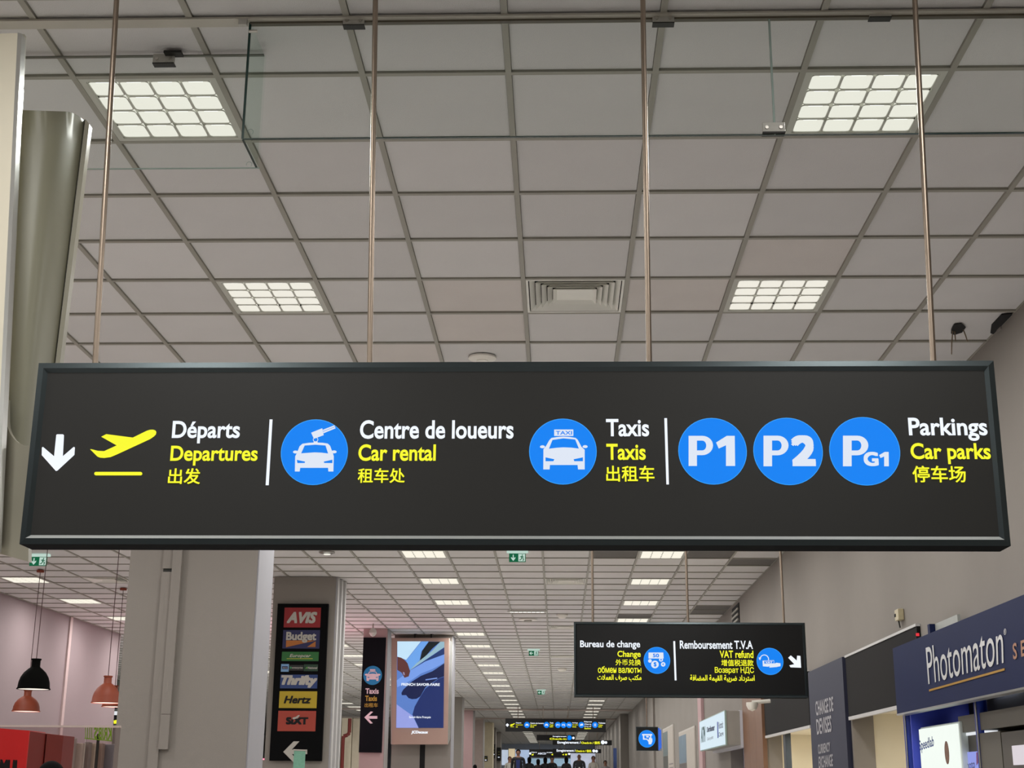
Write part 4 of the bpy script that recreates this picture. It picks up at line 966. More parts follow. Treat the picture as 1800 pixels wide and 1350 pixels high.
# lit white box sign
XS = XR-.32
A = atX(1229, 1268.5, XS); Bq = atX(1273, 1248, XS); zl = (atX(1275, 1309.5, XS).z+atX(1231.4, 1321, XS).z)/2; zh = (A.z+Bq.z)/2
t = thing('light_box_sign', (XS, (A.y+Bq.y)/2, zl), 'glowing white box sign projecting from the right wall', 'sign')
part('lit_face', bx((XS, Bq.y+.03, zl+.015), (XS+.02, A.y-.03, zh-.015)), mat('lit_cool_white', (222, 240, 250), .5, var=.02, emit=.95), t)
part('face_frame', bx((XS+.005, Bq.y, zl), (XS+.03, A.y, zh)), mat('mint_edge', (150, 170, 160), .4), t)
part('casing', bx((XS+.03, Bq.y+.01, zl+.01), (XR-.09, A.y, zh-.01)), mat('casing_grey', (150, 146, 138), .6), t)
part('mount', bx((XR-.09, Bq.y+.005, zl-.03), (XR-.003, A.y, zh-.0)), mat('casing_white', (196, 194, 200), .6), t)
R8 = Crop(1100, 1230, 8.18); MT = mat('print_navy', (46, 62, 96), .5)
def rx(x0, y0, x1, y1, sl=-.42):
    a = R8(x0, y0); b = R8(x1, y0+(x1-x0)*sl); c = R8(x1, y1+(x1-x0)*sl*.62); d = R8(x0, y1); return [a, b, c, d]
tx('ATM', rx(1085, 400, 1142, 620), XS-.004, mat('print_green', (50, 90, 90), .5), t, bold=.03)
tx('Distributeur', rx(1168, 395, 1278, 470), XS-.004, MT, t, bold=.03)
tx('Cash point', rx(1170, 545, 1258, 600), XS-.004, mat('print_grey', (120, 130, 140), .5), t)
tx('Retrait', rx(1335, 325, 1398, 420), XS-.004, MT, t, bold=.02); tx('Change', rx(1335, 470, 1404, 555), XS-.004, MT, t, bold=.02)
mb = MB(); mb.prism([atX(*R8(1312, 320), XS-.003), atX(*R8(1326, 316), XS-.003), atX(*R8(1332, 548), XS-.003), atX(*R8(1318, 552), XS-.003)], (.002, 0, 0)); part('blue_bar', mb, mat('print_blue', (40, 70, 160), .5), t)
# door recess beneath
t = thing('service_door', (XR+.15, 22.4, 0), 'dark service door in a pale lit reveal under the white box sign', 'door')
part('door_leaf', bx((XR+.21, 21.4, 0), (XR+.25, 22.9, CZ+.6)), mat('door_slate', (66, 66, 80), .5), t)
part('reveal', bx((XR+.205, 22.9, 0), (XR+.25, 23.6, LOW+.05)), mat('reveal_lilac', (206, 206, 226), .5), t); part('reveal', bx((XR+.205, 21.3, CZ+.6), (XR+.25, 22.9, LOW+.05)), mat('reveal_lilac', (206, 206, 226), .5), t)
# posters in frames
def poster(TL_, TR_, label, tones):
    Xp = XR-.03; A = atX(*TL_, Xp); Bp = atX(*TR_, Xp); zt_ = (A.z+Bp.z)/2; zb_ = zt_-1.6; L = A.y-Bp.y
    t = thing('framed_poster', (Xp, (A.y+Bp.y)/2, zb_), label, 'poster', 'framed posters on the right wall')
    part('frame', bx((Xp, Bp.y, zb_), (XR-.003, A.y, zt_)), mat('poster_frame', (186, 180, 172), .4), t)
    part('backing', bx((Xp-.004, Bp.y+.04, zb_+.05), (Xp-.0005, A.y-.04, zt_-.04)), mat('poster_cream', (176, 168, 158), .5), t)
    part('picture', bx((Xp-.007, Bp.y+L*.5, zb_+.9), (Xp-.0045, A.y-.06, zt_-.1)), mat('poster_sky_'+tones[0], tones[1], .4, var=.3, scale=2), t)
    part('picture', bx((Xp-.007, Bp.y+L*.5, zb_+.2), (Xp-.0045, A.y-.06, zb_+.895)), mat('poster_city_'+tones[0], tones[2], .4, var=.5, scale=4), t)
    for q_ in range(5): part('text_line', bx((Xp-.007, Bp.y+.12, zb_+.3+.09*q_), (Xp-.0045, Bp.y+L*(.4-.03*(q_ % 2)), zb_+.33+.09*q_)), mat('print_grey2', (120, 112, 112), .5), t)
poster((1193, 1288.5), (1220.5, 1274), 'framed city poster left of the white box sign, nearer one', ('a', (110, 130, 145), (96, 90, 88)))
poster((1165, 1284), (1182.5, 1270.5), 'framed greenish poster behind the square cash machine sign', ('b', (104, 118, 120), (84, 84, 78)))
# recess panel high on the wall (dark opening)
A = atX(1287, 1080, XR-.01); Bq = atX(1299, 1075, XR-.01)
t = thing('wall_grille', (XR-.02, (A.y+Bq.y)/2, A.z-.4), 'dark vertical grille high on the right wall above the exchange sign', 'grille')
part('recess', bx((XR-.012, Bq.y, A.z-.55), (XR-.002, A.y, A.z+.08)), M_BLACK, t)
for k in range(7): part('slat', bx((XR-.03, Bq.y+.04, A.z-.5+.08*k), (XR-.013, A.y-.04, A.z-.47+.08*k)), M_RAIL, t)
# junction box
p = atX(1580, 1081, XR-.03); t = thing('junction_box', p, 'small beige socket box high on the right wall', 'socket box')
part('box', bx(p+Vector((-.02, -.06, -.045)), p+Vector((.028, .06, .045))), mat('aged_plastic', (176, 164, 132), .5, var=.12, scale=30), t, bevel=.006)
for sy in (.03, .055): part('socket_hole', bx(p+Vector((-.023, sy-.012, -.012)), p+Vector((-.019, sy+.008, .012))), M_BLACK, t)
mb = MB(); mb.tube(p+Vector((.0, .02, -.045)), p+Vector((.01, .03, -.1)), .006, 6); part('cable_stub', mb, M_DARKJ, t)
p = atX(1563, 1111, XR-.01)
# small camera dome
p = atX(1322, 1239, XR-.3); t = thing('dome_camera', p, 'white wall camera below the exchange sign', 'camera')
mb = MB(); mb.lathe([(.001, -.08), (.05, -.06), (.075, -.01), (.075, .03)], p, 20, cap=False); part('dome', mb, M_DET, t, smooth=True)
mb = MB(); mb.tube(p+Vector((0, 0, .03)), Vector((XR-.065, p.y, p.z+.05)), .025, 8); part('arm', mb, M_DET, t)

# ------------------------------------------------------------------ photo booth
XF = 2.48
M_NAVY = mat('booth_navy', (22, 31, 66), .6, var=.05, spec=.12); M_BLUP = mat('booth_post_blue', (22, 50, 140), .3, var=.05)
A = atX(1569, 1140, XF); zt_ = A.z; zb_ = atX(1577, 1255, XF).z; y_far = (A.y+atX(1577, 1255, XF).y)/2
t = thing('photo_booth', (XF+.3, 8, 0), 'navy and grey photo booth with lit poster at the right edge', 'photo booth')
part('fascia_board', bx((XF, 5.4, zb_), (XF+.06, y_far, zt_)), M_NAVY, t)
part('fascia_lip', bx((XF-.003, 5.4, zb_-.012), (XF+.07, y_far, zb_)), M_ALU, t)
part('roof', bx((XF+.06, 5.4, zt_-.05), (XR+1.5, y_far-.02, zt_-.0)), mat('booth_roof_white', (206, 206, 216), .5), t)
part('canopy_soffit', bx((XF+.07, 5.4, zb_+.10), (XR+1.5, y_far-.05, zb_+.14)), mat('booth_roof_white', (206, 206, 216), .5), t)
Xq = XF-.004; M_LS = mat('silver_letters', (208, 208, 206), .35, metal=.2); M_GOLD = mat('gold_stripe', (176, 132, 40), .4, metal=.3)
tx('Photomaton', [(1627, 1139), (1762, 1089), (1764, 1166), (1632, 1203.5)], Xq, M_LS, t, bold=0, res=5)
tx('®', [(1764, 1106), (1768.5, 1104), (1769, 1115), (1764.5, 1117)], Xq, M_LS, t, bold=.005)
tx('SERVICES', [(1779.5, 1131.5), (1905, 1085), (1905, 1118), (1781, 1160)], Xq, mat('copper_letters', (158, 112, 84), .5), t, bold=.02, space=1.7)
mb = MB(); mb.prism([atX(1633, 1212, Xq), atX(1765.5, 1174.5, Xq), atX(1765.5, 1178.5, Xq), atX(1633, 1215.5, Xq)], (.003, 0, 0)); part('gold_underline', mb, M_GOLD, t)
yq1 = atX(1613, 1270, XF+.5).y; yq0 = atX(1722, 1240, XF+.5).y
part('blue_back_panel', bx((XF+.5, yq0, 0), (XF+.53, y_far-.05, zb_+.10)), mat('booth_blue2', (56, 72, 190), .5, var=.05), t)
part('blue_end_panel', bx((XF+.07, y_far-.12, 0), (XF+.53, y_far-.09, zb_+.10)), mat('booth_blue2', (56, 72, 190), .5, var=.05), t)
part('dark_back_panel', bx((XF+.42, 5.4, 0), (XF+.45, yq0-.01, zb_+.10)), mat('booth_black', (8, 9, 16), .6, spec=.2), t)
for (pa, pb, X_, rr_) in ((1590, 1612, XF+.10, 0), (1716, 1737, XF+.16, 0)):
    yp = atX((pa+pb)/2, 1280, X_).y; r_ = (pb-pa)/2/F_PX*yp*1.04
    mb = MB(); mb.tube((X_, yp, 0), (X_, yp, zb_+.11), r_, 24); part('post', mb, M_BLUP, t, smooth=True)
    mb = MB(); mb.tube((X_-r_*.9, yp-r_*.55, 0), (X_-r_*.9, yp-r_*.55, zb_+.1), .006, 8); part('post_trim', mb, M_ALU, t)
# lit poster: stands across the corridor side, slanted
XPo = XF+.10
pc = [atX(1612, 1279, XPo), atX(1680, 1267.5, XPo-.0), atX(1690, 1400, XPo), atX(1617, 1400, XPo)]
ypa, ypb = pc[0].y, pc[1].y; zpt = (pc[0].z+pc[1].z)/2
part('poster_box', bx((XPo+.02, ypb, .7), (XPo+.14, ypa, zpt)), mat('poster_box_white', (210, 220, 214), .4), t, bevel=.01)
part('lit_poster', bx((XPo+.006, ypb+.02, .72), (XPo+.021, ypa-.02, zpt-.015)), mat('lit_poster_white', (244, 252, 244), .5, var=.02, emit=1.0), t)
tx('Speedlab', [(1615, 1302), (1641, 1293), (1642, 1317), (1617, 1325)], XPo+.003, mat('print_blue_dark', (30, 60, 130), .5), t, bold=.02)
cc = atX(1664, 1323, XPo+.003); mb = MB(); mb.prism([cc+Vector((0, .05*math.cos(a_), .075*math.sin(a_))) for a_ in [2*math.pi*k/24 for k in range(24)]], (.003, 0, 0)); part('oval_picture', mb, mat('oval_print', (112, 80, 62), .5, var=.5, scale=30), t)
# grey cabinet
XG_ = XF+.14
M_CAB = mat('cabinet_grey', (84, 80, 70), .5, var=.04)
y1c = atX(1684, 1262, XG_).y; zc1 = atX(1700, 1257, XG_).z; zc0 = atX(1690, 1288, XG_).z
part('cabinet_header', bx((XG_, 5.3, zc0), (XG_+.5, y1c, zc1)), M_CAB, t)
part('under_header_light', bx((XG_+.02, y1c-.5, zc0-.02), (XG_+.1, y1c-.02, zc0-.002)), M_SHW, t)
Xk = XG_+.03; y2c = atX(1688, 1320, Xk).y; y3c = atX(1733, 1320, Xk).y
part('cabinet_body', bx((Xk, y3c, 0), (Xk+.5, y2c, zc0-.02)), mat('cabinet_dark', (58, 55, 46), .5), t)
y4c = atX(1762, 1320, Xk-.04).y
part('cabinet_body', bx((Xk-.04, y4c+.012, 0), (Xk+.5, y3c-.003, zc0-.02)), M_CAB, t)
part('cabinet_body', bx((Xk-.04, 5.3, 0), (Xk+.5, y4c-.006, zc0-.03)), mat('cabinet_dark2', (72, 68, 60), .5), t)
sc_ = [atX(1691, 1323, Xk-.004), atX(1724, 1321, Xk-.004), atX(1730, 1380, Xk-.004), atX(1695, 1380, Xk-.004)]
ps = part('booth_screen', bx((Xk-.012, sc_[1].y, sc_[0].z-.35), (Xk-.001, sc_[0].y, sc_[0].z)), mat('screen_lilac', (148, 158, 232), .4, var=.04, emit=.95), t, bevel=.004)
tx('Photo', [(1696, 1339), (1713, 1335), (1714, 1350), (1697, 1354)], Xk-.015, mat('print_navy_dark', (30, 34, 90), .5), t, bold=.01)
mb = MB(); mb.prism([atX(1716, 1322.5, Xk-.016), atX(1722, 1322, Xk-.016), atX(1723, 1344, Xk-.016), atX(1719.5, 1339, Xk-.016), atX(1716.5, 1345, Xk-.016)], (.003, 0, 0)); part('red_ribbon', mb, mat('ribbon_red', (150, 90, 130), .5, emit=.6), t)
Xw = Xk-.045; a = atX(1779.5, 1311, Xw); b = atX(1800, 1310, Xw); c = atX(1782, 1345, Xw)
part('lit_window', bx((Xw-.004, 5.8, c.z), (Xw+.004, a.y, a.z)), mat('lit_window_white', (228, 220, 226), .4, var=.02, emit=.9), t)
l = bpy.data.lights.new('booth_tube', 'AREA'); l.size = .5; l.energy = 22; l.color = (.8, .86, 1)
lo = bpy.data.objects.new('booth_tube', l); COL.objects.link(lo); lo.parent = t; lo.location = (.35, 1.3, zb_+.09)
# bracket box above the fascia
p = atX(1632, 1108, XF+.2); q_ = atX(1672, 1080, XF+.2)
t = thing('mirror_box', (XF+.2, (p.y+q_.y)/2, zt_), 'upright grey board with navy end standing above the booth fascia', 'panel')
part('grey_board', bx((XF+.24, q_.y, zt_), (XF+.26, p.y-.04, q_.z)), mat('board_grey', (150, 152, 146), .5), t)
part('navy_end', bx((XF+.2, p.y-.04, zt_), (XF+.28, p.y+.02, q_.z)), M_NAVY, t)
p = atX(1613, 1116, XF+.12); t = thing('indicator_lamp', p, 'tiny red indicator lamp above the photo booth corner', 'lamp')
mb = MB(); mb.tube(p+Vector((0, 0, -.01)), p+Vector((0, 0, .012)), .012, 10); part('lens', mb, mat('red_lens', (230, 50, 60), .4, emit=1), t)
part('base', bx((p.x-.015, p.y-.015, zt_), (p.x+.015, p.y+.015, p.z-.01)), M_BLACK, t)

# ================================================================== FAR SIGNS
def far_sign(x0, x1, y0, y1, Y, label, items, rods=2, name='hanging_sign', face=None, hang=True):
    a = atY(x0, y0, Y); b = atY(x1, y1, Y)
    t = thing(name, ((a.x+b.x)/2, Y, b.z), label, 'sign', 'distant hanging signs')
    part('casing', bx((a.x, Y, b.z), (b.x, Y+.12, a.z)), face or M_FACE2, t)
    if hang:
        for k in range(rods):
            xx = a.x+(b.x-a.x)*(k+.5)/rods; mb = MB(); mb.tube((xx, Y+.06, a.z-.002), (xx, Y+.06, HC-.002), .012, 8); part('suspension_rod', mb, M_STEEL, t)
    for it in items:
        if it[0] == 't': tY('lettering', it[1], ID, *it[2:6], Y-.01, it[6], t, bold=.03)
        elif it[0] == 'd':
            o = disc('blue_disc', ID, (it[1], it[2]), it[3], Y-.01, M_BLUE if len(it) < 5 else it[4], t, n=20)
        elif it[0] == 'p': decal('symbol', ID, it[1], Y-.02, it[2], t)
    return t
Yf = 52
F8 = Crop(860, 1250, 7.5)
def f(x, y): return F8(x, y)
IT = []
IT.append(('p', [[f(238,160),f(262,182),f(238,208),f(216,182)]], M_WHT)); IT.append(('p', [[f(274,188),f(285,172),f(300,172),f(335,158),f(336,168),f(300,196),f(278,196)], [f(280,204),f(325,204),f(325,210),f(280,210)]], M_YEL))
for s_, x0, x1, y0 in (('Départs', 352, 422, 148), ('Centre de loueurs', 541, 718, 150), ('Taxis', 797, 845, 146), ('Parkings', 1095, 1168, 148), ('Toilettes', 1438, 1530, 148)):
    a = f(x0, y0); b = f(x1, y0+18); IT.append(('t', s_, a[0], a[1], b[0], b[1], M_WHT))
for s_, x0, x1, y0 in (('Departures', 352, 440, 174), ('出发', 352, 375, 200), ('Car rental', 541, 622, 176), ('租车处', 541, 592, 200), ('Taxis', 797, 845, 174), ('出租车', 797, 842, 198), ('Car parks', 1095, 1168, 174), ('停车场', 1095, 1146, 200), ('Toilets', 1438, 1496, 176), ('洗手间', 1438, 1484, 200)):
    a = f(x0, y0); b = f(x1, y0+16); IT.append(('t', s_, a[0], a[1], b[0], b[1], M_YEL))
for s_, x0, x1, y0, m_ in (('Dépose', 1250, 1352, 132, M_WHT), ('Gare', 1254, 1345, 162, M_ICON), ('Drop off', 1254, 1345, 194, M_ICON), ('Station', 1254, 1340, 218, M_YEL)):
    a = f(x0, y0); b = f(x1, y0+20); IT.append(('t', s_, a[0], a[1], b[0], b[1], m_))
for cx in (497, 755, 905, 980, 1054, 1215, 1395):
    a = f(cx, 182); IT.append(('d', a[0], a[1], 5.2))
fs = far_sign(888.5, 1065, 1263, 1287, Yf, 'wide black hanging sign farthest up, spanning the corridor', IT, rods=4)
for s_, cx in (('P1', 905), ('P2', 980), ('PG', 1054)):
    a = f(cx-20, 170); b = f(cx+20, 196); tY('lettering', s_, ID, a[0], a[1], b[0], b[1], Yf-.02, M_ICON, fs, bold=.03)
for cx in (497, 755):
    decal('car_symbol', F8, [[(cx-20,196),(cx-20,180),(cx-12,168),(cx+12,168),(cx+20,180),(cx+20,196),(cx+12,196),(cx+12,190),(cx-12,190),(cx-12,196)]], Yf-.02, M_ICON, fs)
decal('people_symbol', F8, [[(1383,164),(1391,164),(1391,200),(1383,200)], [(1399,164),(1407,164),(1407,200),(1399,200)]], Yf-.02, M_ICON, fs)
decal('train_symbol', F8, [[(1196,180),(1210,166),(1236,166),(1236,190),(1196,194)]], Yf-.02, M_ICON, fs)
a = f(838, 325); b = f(1018, 346); c = f(796, 354); d = f(1020, 378); e1 = f(1056, 352); e2 = f(1109, 354)
far_sign(f(626, 312)[0], f(1132, 390)[0], f(626, 312)[1], f(1132, 390)[1], 62, 'black hanging sign with one blue disc, left one below the farthest wide sign', [('t', 'Enregistrement', a[0], a[1], b[0], b[1], M_WHT), ('t', 'Check-in', c[0], c[1], d[0], d[1], M_YEL), ('d', e1[0], e1[1], 4.2), ('d', e2[0], e2[1], 2.2, M_WHT)])
a = f(898, 395); b = f(1205, 440); c = f(1212, 398); d = f(1462, 436); e1 = f(1497, 412); e2 = f(1538, 414)
far_sign(f(835, 380)[0], f(1618, 450)[0], f(835, 380)[1], f(1618, 450)[1], 59, 'black check-in hanging sign, right one just below the wide sign', [('t', 'Enregistrement /', a[0], a[1], b[0], b[1], M_WHT), ('t', 'Check-in / 值机', c[0], c[1], d[0], d[1], M_YEL), ('d', e1[0], e1[1], 3.4, M_WHT), ('d', e2[0], e2[1], 2.4, M_WHT)])
a = f(888, 503); b = f(1135, 545); c = f(1140, 508); d = f(1346, 542); e1 = f(1378, 525); e2 = f(1414, 528)
far_sign(f(838, 497)[0], f(1476, 555)[0], f(838, 497)[1], f(1476, 555)[1], 70, 'lower black check-in hanging sign close above the walking people', [('t', 'Enregistrement /', a[0], a[1], b[0], b[1], M_WHT), ('t', 'Check-in / 值机', c[0], c[1], d[0], d[1], M_YEL), ('d', e1[0], e1[1], 2.6, M_WHT), ('d', e2[0], e2[1], 2.4, M_WHT)])
a = f(640, 546); b = f(750, 572); c = f(556, 536); d = f(630, 552); e1 = f(540, 558); e2 = f(1054, 562); g1 = f(755, 538); g2 = f(832, 552)
far_sign(f(526, 502)[0], f(1072, 610)[0], f(526, 502)[1], f(1072, 610)[1], 80, 'lowest black hanging sign behind the heads of the people', [('t', 'ABCD', a[0], a[1], b[0], b[1], M_ICON), ('t', 'Départs', c[0], c[1], d[0], d[1], M_WHT), ('t', 'Arrivées', g1[0], g1[1], g2[0], g2[1], M_WHT), ('d', e1[0], e1[1], 2, M_WHT), ('d', e2[0], e2[1], 2.2, M_WHT), ('p', [[f(556,575),f(585,560),f(582,584),f(560,584)], [f(815,575),f(840,560),f(840,584)], [f(960,575),f(985,562),f(985,584)], [f(1000,565),f(1025,560),f(1025,582),f(1003,584)]], M_YEL)])
# square cash machine sign
Yq = 27; t = far_sign(1118, 1157.5, 1277.5, 1320, Yq, 'square black hanging sign with a hand and banknote on blue', [], rods=1)
t['group'] = ''; del t['group']
a = atY(1118, 1277.5, Yq); b = atY(1157.5, 1320, Yq)
for (p_, q_) in (((a.x, a.z-.012), (b.x, a.z)), ((a.x, b.z), (b.x, b.z+.012))): part('frame_rail', bx((p_[0], Yq-.01, p_[1]), (q_[0], Yq, q_[1])), M_FRAME, t)
for xx in (a.x, b.x-.012): part('frame_rail', bx((xx, Yq-.01, b.z), (xx+.012, Yq, a.z)), M_FRAME, t)
o = roundel(R8, (305, 562), 121, Yq-.006, t, rim=5)
decal('banknote_symbol', R8, [[(235,492),(382,492),(380,514),(368,514),(368,545),(350,560),(350,530),(340,514),(266,514),(266,555),(310,560),(318,574),(248,574),(246,514),(235,512)], [(290,520),(330,520),(330,540),(300,545)]], Yq-.011, M_ICON, o)
decal('hand_symbol', R8, [[(300,572),(318,570),(330,580),(334,545),(345,540),(350,550),(362,545),(382,560),(382,600),(366,640),(330,642),(326,606)]], Yq-.0125, M_ICON, o)
M_BSD = mat('lit_side_blue', (60, 110, 225), .5, var=.1, emit=.9)
part('lit_side', bx((b.x, Yq+.02, b.z+.02), (b.x+.03, Yq+.10, a.z-.02)), M_BSD, t)
part('side_back', bx((b.x, Yq+.12, b.z), (b.x+.08, Yq+.14, a.z)), M_ALU, t); part('side_panel', bx((b.x+.031, Yq+.03, b.z+.05), (b.x+.06, Yq+.11, a.z-.05)), M_BSD, t)
# vertical black boards on far columns, notice, blue banner, far shop lights
def board(x0, x1, y0, y1, Y, m_, label, name='wall_board', cat='sign'):
    a = atY(x0, y0, Y); b = atY(x1, y1, Y); t = thing(name, ((a.x+b.x)/2, Y, b.z), label, cat)
    part('board', bx((a.x, Y, b.z), (b.x, Y+.05, a.z)), m_, t)
    w_ = b.x-a.x; h_ = a.z-b.z
    for k in range(3): part('marking', bx((a.x+w_*.25, Y-.012, a.z-h_*(.3+.2*k)-.04), (a.x+w_*.7, Y-.001, a.z-h_*(.3+.2*k))), M_ICON if k == 2 else mat('olive_print', (120, 120, 60), .5), t)
column('column', 'narrow far column with the left black vertical board', 865.8, 871.2, 1310, 72, .8, M_COLM)
board(866.5, 870.5, 1308, 1333, 71.95, M_FACE2, 'narrow black vertical board, left of the two far ones'); board(873.5, 880.5, 1314, 1337.5, 77.95, M_FACE2, 'black vertical board, right of the two far ones')
board(851, 857, 1329, 1338, 65.95, M_FACE2, 'small dark notice on the cream column', 'notice')
a = atY(1078, 1315, 60); t = thing('roll_up_banner', (a.x, 60, floor_z(60)), 'tall blue roll-up banner at the far right of the corridor', 'banner')
part('banner_cloth', bx((a.x, 60, floor_z(60)+.05), (a.x+.14, 60.02, a.z)), mat('banner_blue', (70, 92, 150), .5), t); part('base', bx((a.x-.05, 59.9, floor_z(60)), (a.x+.2, 60.12, floor_z(60)+.06)), M_ALU, t)
Yz = 98; t = thing('far_shop_window', atY(960, 1350, Yz), 'bright glazed shop fronts closing the far end of the corridor', 'shop front')
for (x0, x1, y0, y1, rgb) in ((882, 893, 1318, 1345, (196, 208, 226)), (894, 905, 1316, 1360, (214, 196, 160)), (906, 930, 1318, 1345, (176, 196, 226)), (930, 1003, 1333, 1347, (150, 180, 200)), (1003, 1052, 1324, 1350, (190, 196, 214)), (1062, 1070, 1318, 1350, (160, 168, 180))):
    a = atY(x0, y0, Yz); b = atY(x1, y1, Yz); fz = floor_z(Yz)
    part('lit_pane', bx((a.x, Yz, max(b.z, fz+.02)), (b.x, Yz+.1, a.z)), mat('far_pane_%d' % x0, rgb, .4, var=.3, scale=1.2, emit=.85), t)
part('plinth', bx((atY(880, 1350, Yz).x, Yz-.05, floor_z(Yz)), (atY(1072, 1350, Yz).x, Yz+.2, floor_z(Yz)+.03)), M_DARKJ, t)

# ================================================================== PEOPLE
def person(px, py_top, height, dist_fixed, label, shirt, trousers, hair, skin=(150, 110, 90), pose='walk', turn=0, longhair=False, build=1.0, bald=False):
    Y = 50.0
    if dist_fixed: Y = dist_fixed
    else:
        for _ in range(40):
            z = atY(px, py_top, Y).z; want = floor_z(Y)+height
            Y *= want and ((want-CZ)/(z-CZ)) ** .8 if z > CZ+.05 else 1
    X = atY(px, py_top, Y).x; fz = floor_z(Y)
    if dist_fixed: height = atY(px, py_top, Y).z-fz
    t = thing('person', (X, Y, fz), label, 'person'); t.rotation_euler = (0, 0, turn)
    h = height/1.75; B_ = build
    V = []; E_ = []; Rr = []
    def v(x, y, z, rx, ry=None): V.append((x*h, y*h, z*h)); Rr.append((rx*h, (ry or rx)*h)); return len(V)-1
    def e(a_, b_): E_.append((a_, b_))
    pel = v(0, 0, .95, .15*B_, .11); wst = v(0, 0, 1.10, .135*B_, .10); ch = v(0, 0, 1.30, .165*B_, .115); sh = v(0, .0, 1.43, .10*B_, .08); nk = v(0, 0, 1.51, .055); hd0 = v(0, -.01, 1.58, .068, .075); hd1 = v(0, -.01, 1.66, .078, .09); hd2 = v(0, 0, 1.73, .05, .06)
    for a_, b_ in ((pel, wst), (wst, ch), (ch, sh), (sh, nk), (nk, hd0), (hd0, hd1), (hd1, hd2)): e(a_, b_)
    for s_ in (-1, 1):
        so = v(s_*.17*B_, 0, 1.42, .06*B_); e(sh, so)
        if pose == 'hold': el = v(s_*.205*B_, -.04, 1.14, .052); wr_ = v(s_*.09, -.24, 1.12, .034); hn = v(s_*.05, -.29, 1.13, .032); fd = (-s_*.0, -1)
        else: el = v(s_*.205*B_, .02-s_*.04, 1.14, .052); wr_ = v(s_*.20*B_, -.03-s_*.06, .92, .036); hn = v(s_*.20*B_, -.07-s_*.06, .85, .034)
        e(so, el); e(el, wr_); e(wr_, hn); H = V[hn]; k0 = (H[0]/h, H[1]/h, H[2]/h)
        for q_ in range(4):
            if pose == 'hold': f1 = v(k0[0]-s_*.03, k0[1]-.03, k0[2]-.03+.02*q_, .010)
            else: f1 = v(k0[0], k0[1]-.03+.02*q_, k0[2]-.08+.005*abs(q_-1), .010)
            e(hn, f1)
        th = v(k0[0]-s_*.03, k0[1]-.035, k0[2]-.005, .011); e(hn, th)
        st = .12*s_ if pose == 'walk' else .02*s_
        hp = v(s_*.09*B_, 0, .88, .088*B_); kn = v(s_*.10, -.03-st*.5, .50, .06); an = v(s_*.10, st+.02, .09, .042); to = v(s_*.11, st-.14, .04, .035, .03)
        e(pel, hp); e(hp, kn); e(kn, an); e(an, to)
    me = bpy.data.meshes.new('body'); me.from_pydata(V, E_, [])
    o = bpy.data.objects.new('body_src', me); COL.objects.link(o)
    md = o.modifiers.new('skin', 'SKIN'); o.modifiers.new('sub', 'SUBSURF').levels = 1
    lay = me.skin_vertices[0] if me.skin_vertices else None
    for k, r_ in enumerate(Rr): lay.data[k].radius = r_; lay.data[k].use_root = (k == 0)
    dg = bpy.context.evaluated_depsgraph_get(); dg.update()
    m2 = bpy.data.meshes.new_from_object(o.evaluated_get(dg)); bpy.data.objects.remove(o); m2.name = 'body'
    m2.materials.clear()
    key = '_%d_%d_%d'
    for nm, rgb in (('skin', skin), ('top', shirt), ('legs', trousers), ('shoe', (20, 18, 18))): m2.materials.append(mat(nm+key % rgb, rgb, .75))
    for p_ in m2.polygons:
        c = p_.center/h; p_.use_smooth = True
        hand = (abs(c.x) > .18 and c.z < .93 and c.z > .7) if pose != 'hold' else (c.y < -.2 and c.z > 1.0 and c.z < 1.25)
        p_.material_index = 0 if (c.z > 1.485 or hand) else 1 if c.z > .93 else 3 if c.z < .07 else 2
    b = bpy.data.objects.new('body', m2); COL.objects.link(b); b.parent = t
    # face and hair
    mb = MB(); P0 = Vector(t.location)
    hz = 1.665*h
    if not bald:
        bmh = bmesh.new(); bmesh.ops.create_icosphere(bmh, subdivisions=3, radius=1)
        for w_ in list(bmh.verts):
            if w_.co.y < -.35 and w_.co.z < .35: bmh.verts.remove(w_)
        for w_ in bmh.verts:
            w_.co = Vector((w_.co.x*.092*h, w_.co.y*.105*h+.008, hz+w_.co.z*(.10 if not longhair else (.10 if w_.co.z > 0 else .24))*h))
        hm = bpy.data.meshes.new('hair'); bmh.to_mesh(hm); bmh.free(); hm.materials.append(mat('hair'+key % hair, hair, .95, spec=.1))
        for p_ in hm.polygons: p_.use_smooth = True
        ho = bpy.data.objects.new('hair', hm); COL.objects.link(ho); ho.parent = t
    def blob(nm, c, r_, m_):
        bmh = bmesh.new(); bmesh.ops.create_icosphere(bmh, subdivisions=2, radius=1)
        for w_ in bmh.verts: w_.co = Vector((c[0]*h+w_.co.x*r_[0]*h, c[1]*h+w_.co.y*r_[1]*h, c[2]*h+w_.co.z*r_[2]*h))
        hm = bpy.data.meshes.new(nm); bmh.to_mesh(hm); bmh.free(); hm.materials.append(m_); ho = bpy.data.objects.new(nm, hm); COL.objects.link(ho); ho.parent = t
    sk = mat('skin'+key % skin, skin, .75)
    blob('nose', (0, -.098, 1.625), (.012, .018, .02), sk)
    for s_ in (-1, 1): blob('eye', (s_*.03, -.088, 1.65), (.011, .008, .007), M_BLACK); blob('ear', (s_*.079, 0, 1.63), (.01, .02, .03), sk)
    blob('mouth', (0, -.086, 1.585), (.024, .008, .006), mat('lip', (120, 60, 56), .6))
    return t
blk = (22, 22, 24)
person(911, 1317.5, 1.80, None, 'tall person in a dark jacket over a blue shirt leading the group', (20, 20, 26), (30, 34, 50), (18, 14, 12), build=1.15)
man = [o for o in COL.objects if o.get('category') == 'person'][-1]
mb = MB(); hp = man.location
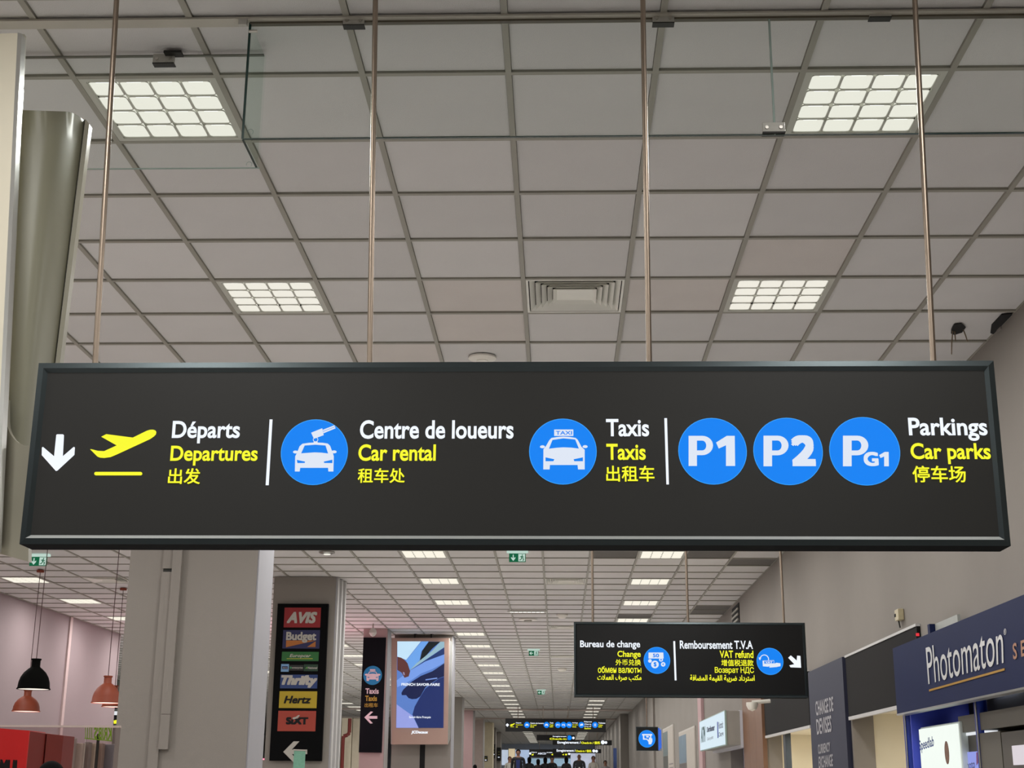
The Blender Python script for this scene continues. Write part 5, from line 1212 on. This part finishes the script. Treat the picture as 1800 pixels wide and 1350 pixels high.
mb.prism([hp+Vector(v_) for v_ in ((-.075, -.135, 1.38*1.03), (.075, -.135, 1.38*1.03), (.06, -.15, 1.02), (-.06, -.15, 1.02))], (0, .03, 0)); part('shirt_front', mb, mat('shirt_blue', (40, 52, 110), .8), man)
person(896, 1330, 1.66, None, 'person in a pale top left of the tall jacketed person', (186, 182, 172), (60, 60, 70), (120, 80, 60))
person(930.5, 1331, 1.66, None, 'long-haired person in black just right of the tall jacketed person', blk, blk, (14, 12, 12), longhair=True, turn=math.pi)
person(946, 1334.5, 1.62, None, 'person in a dark reddish coat, shortest of the dark group', (34, 22, 24), blk, (20, 14, 12), longhair=True, turn=math.pi)
person(958.5, 1331.5, 1.66, None, 'person in a black coat between the two shop lights', blk, blk, (16, 14, 14), longhair=True, turn=math.pi)
person(970.5, 1330, 1.70, None, 'dark-haired person in a black jacket with turned head', (26, 26, 28), blk, (44, 34, 26))
person(995.5, 1331, 1.66, None, 'long-haired person in black left of the bald person', blk, blk, (14, 12, 12), longhair=True, build=.95, turn=math.pi)
person(1018, 1325, 1.78, None, 'bald person in a dark tee holding something pale in both hands', (38, 38, 42), (40, 42, 50), blk, pose='hold', bald=True, build=1.1)
pp_ = [o for o in COL.objects if o.get('category') == 'person'][-1].location
mb = MB(); mb.tube(Vector((pp_.x, pp_.y-.42, pp_.z+1.12)), Vector((pp_.x, pp_.y-.42, pp_.z+1.24)), .03, 12); tag(part('paper_cup', mb, mat('cup_white', (226, 224, 220), .5)), 'pale cup held by the bald person', 'cup')
person(1043, 1329, 1.72, None, 'grey-haired person in a light shirt right of the bald person', (196, 190, 178), (90, 84, 76), (110, 100, 92), pose='hold', build=.95)
person(1064, 1337, 1.62, None, 'rightmost walking person in pale grey with a dark bag', (150, 146, 146), (50, 50, 56), (30, 26, 24))
person(835, 1344.5, 1.62, 40.5, 'person with black hair at the foot of the rose-lit column', blk, blk, (8, 8, 8), longhair=True, turn=math.pi)
person(92, 1341, 1.62, 9.6, 'person with black hair at the bottom edge before the red kiosk', (30, 30, 34), blk, (8, 8, 8), turn=math.pi)
# person in front of the kiosk glows nowhere: plain geometry only
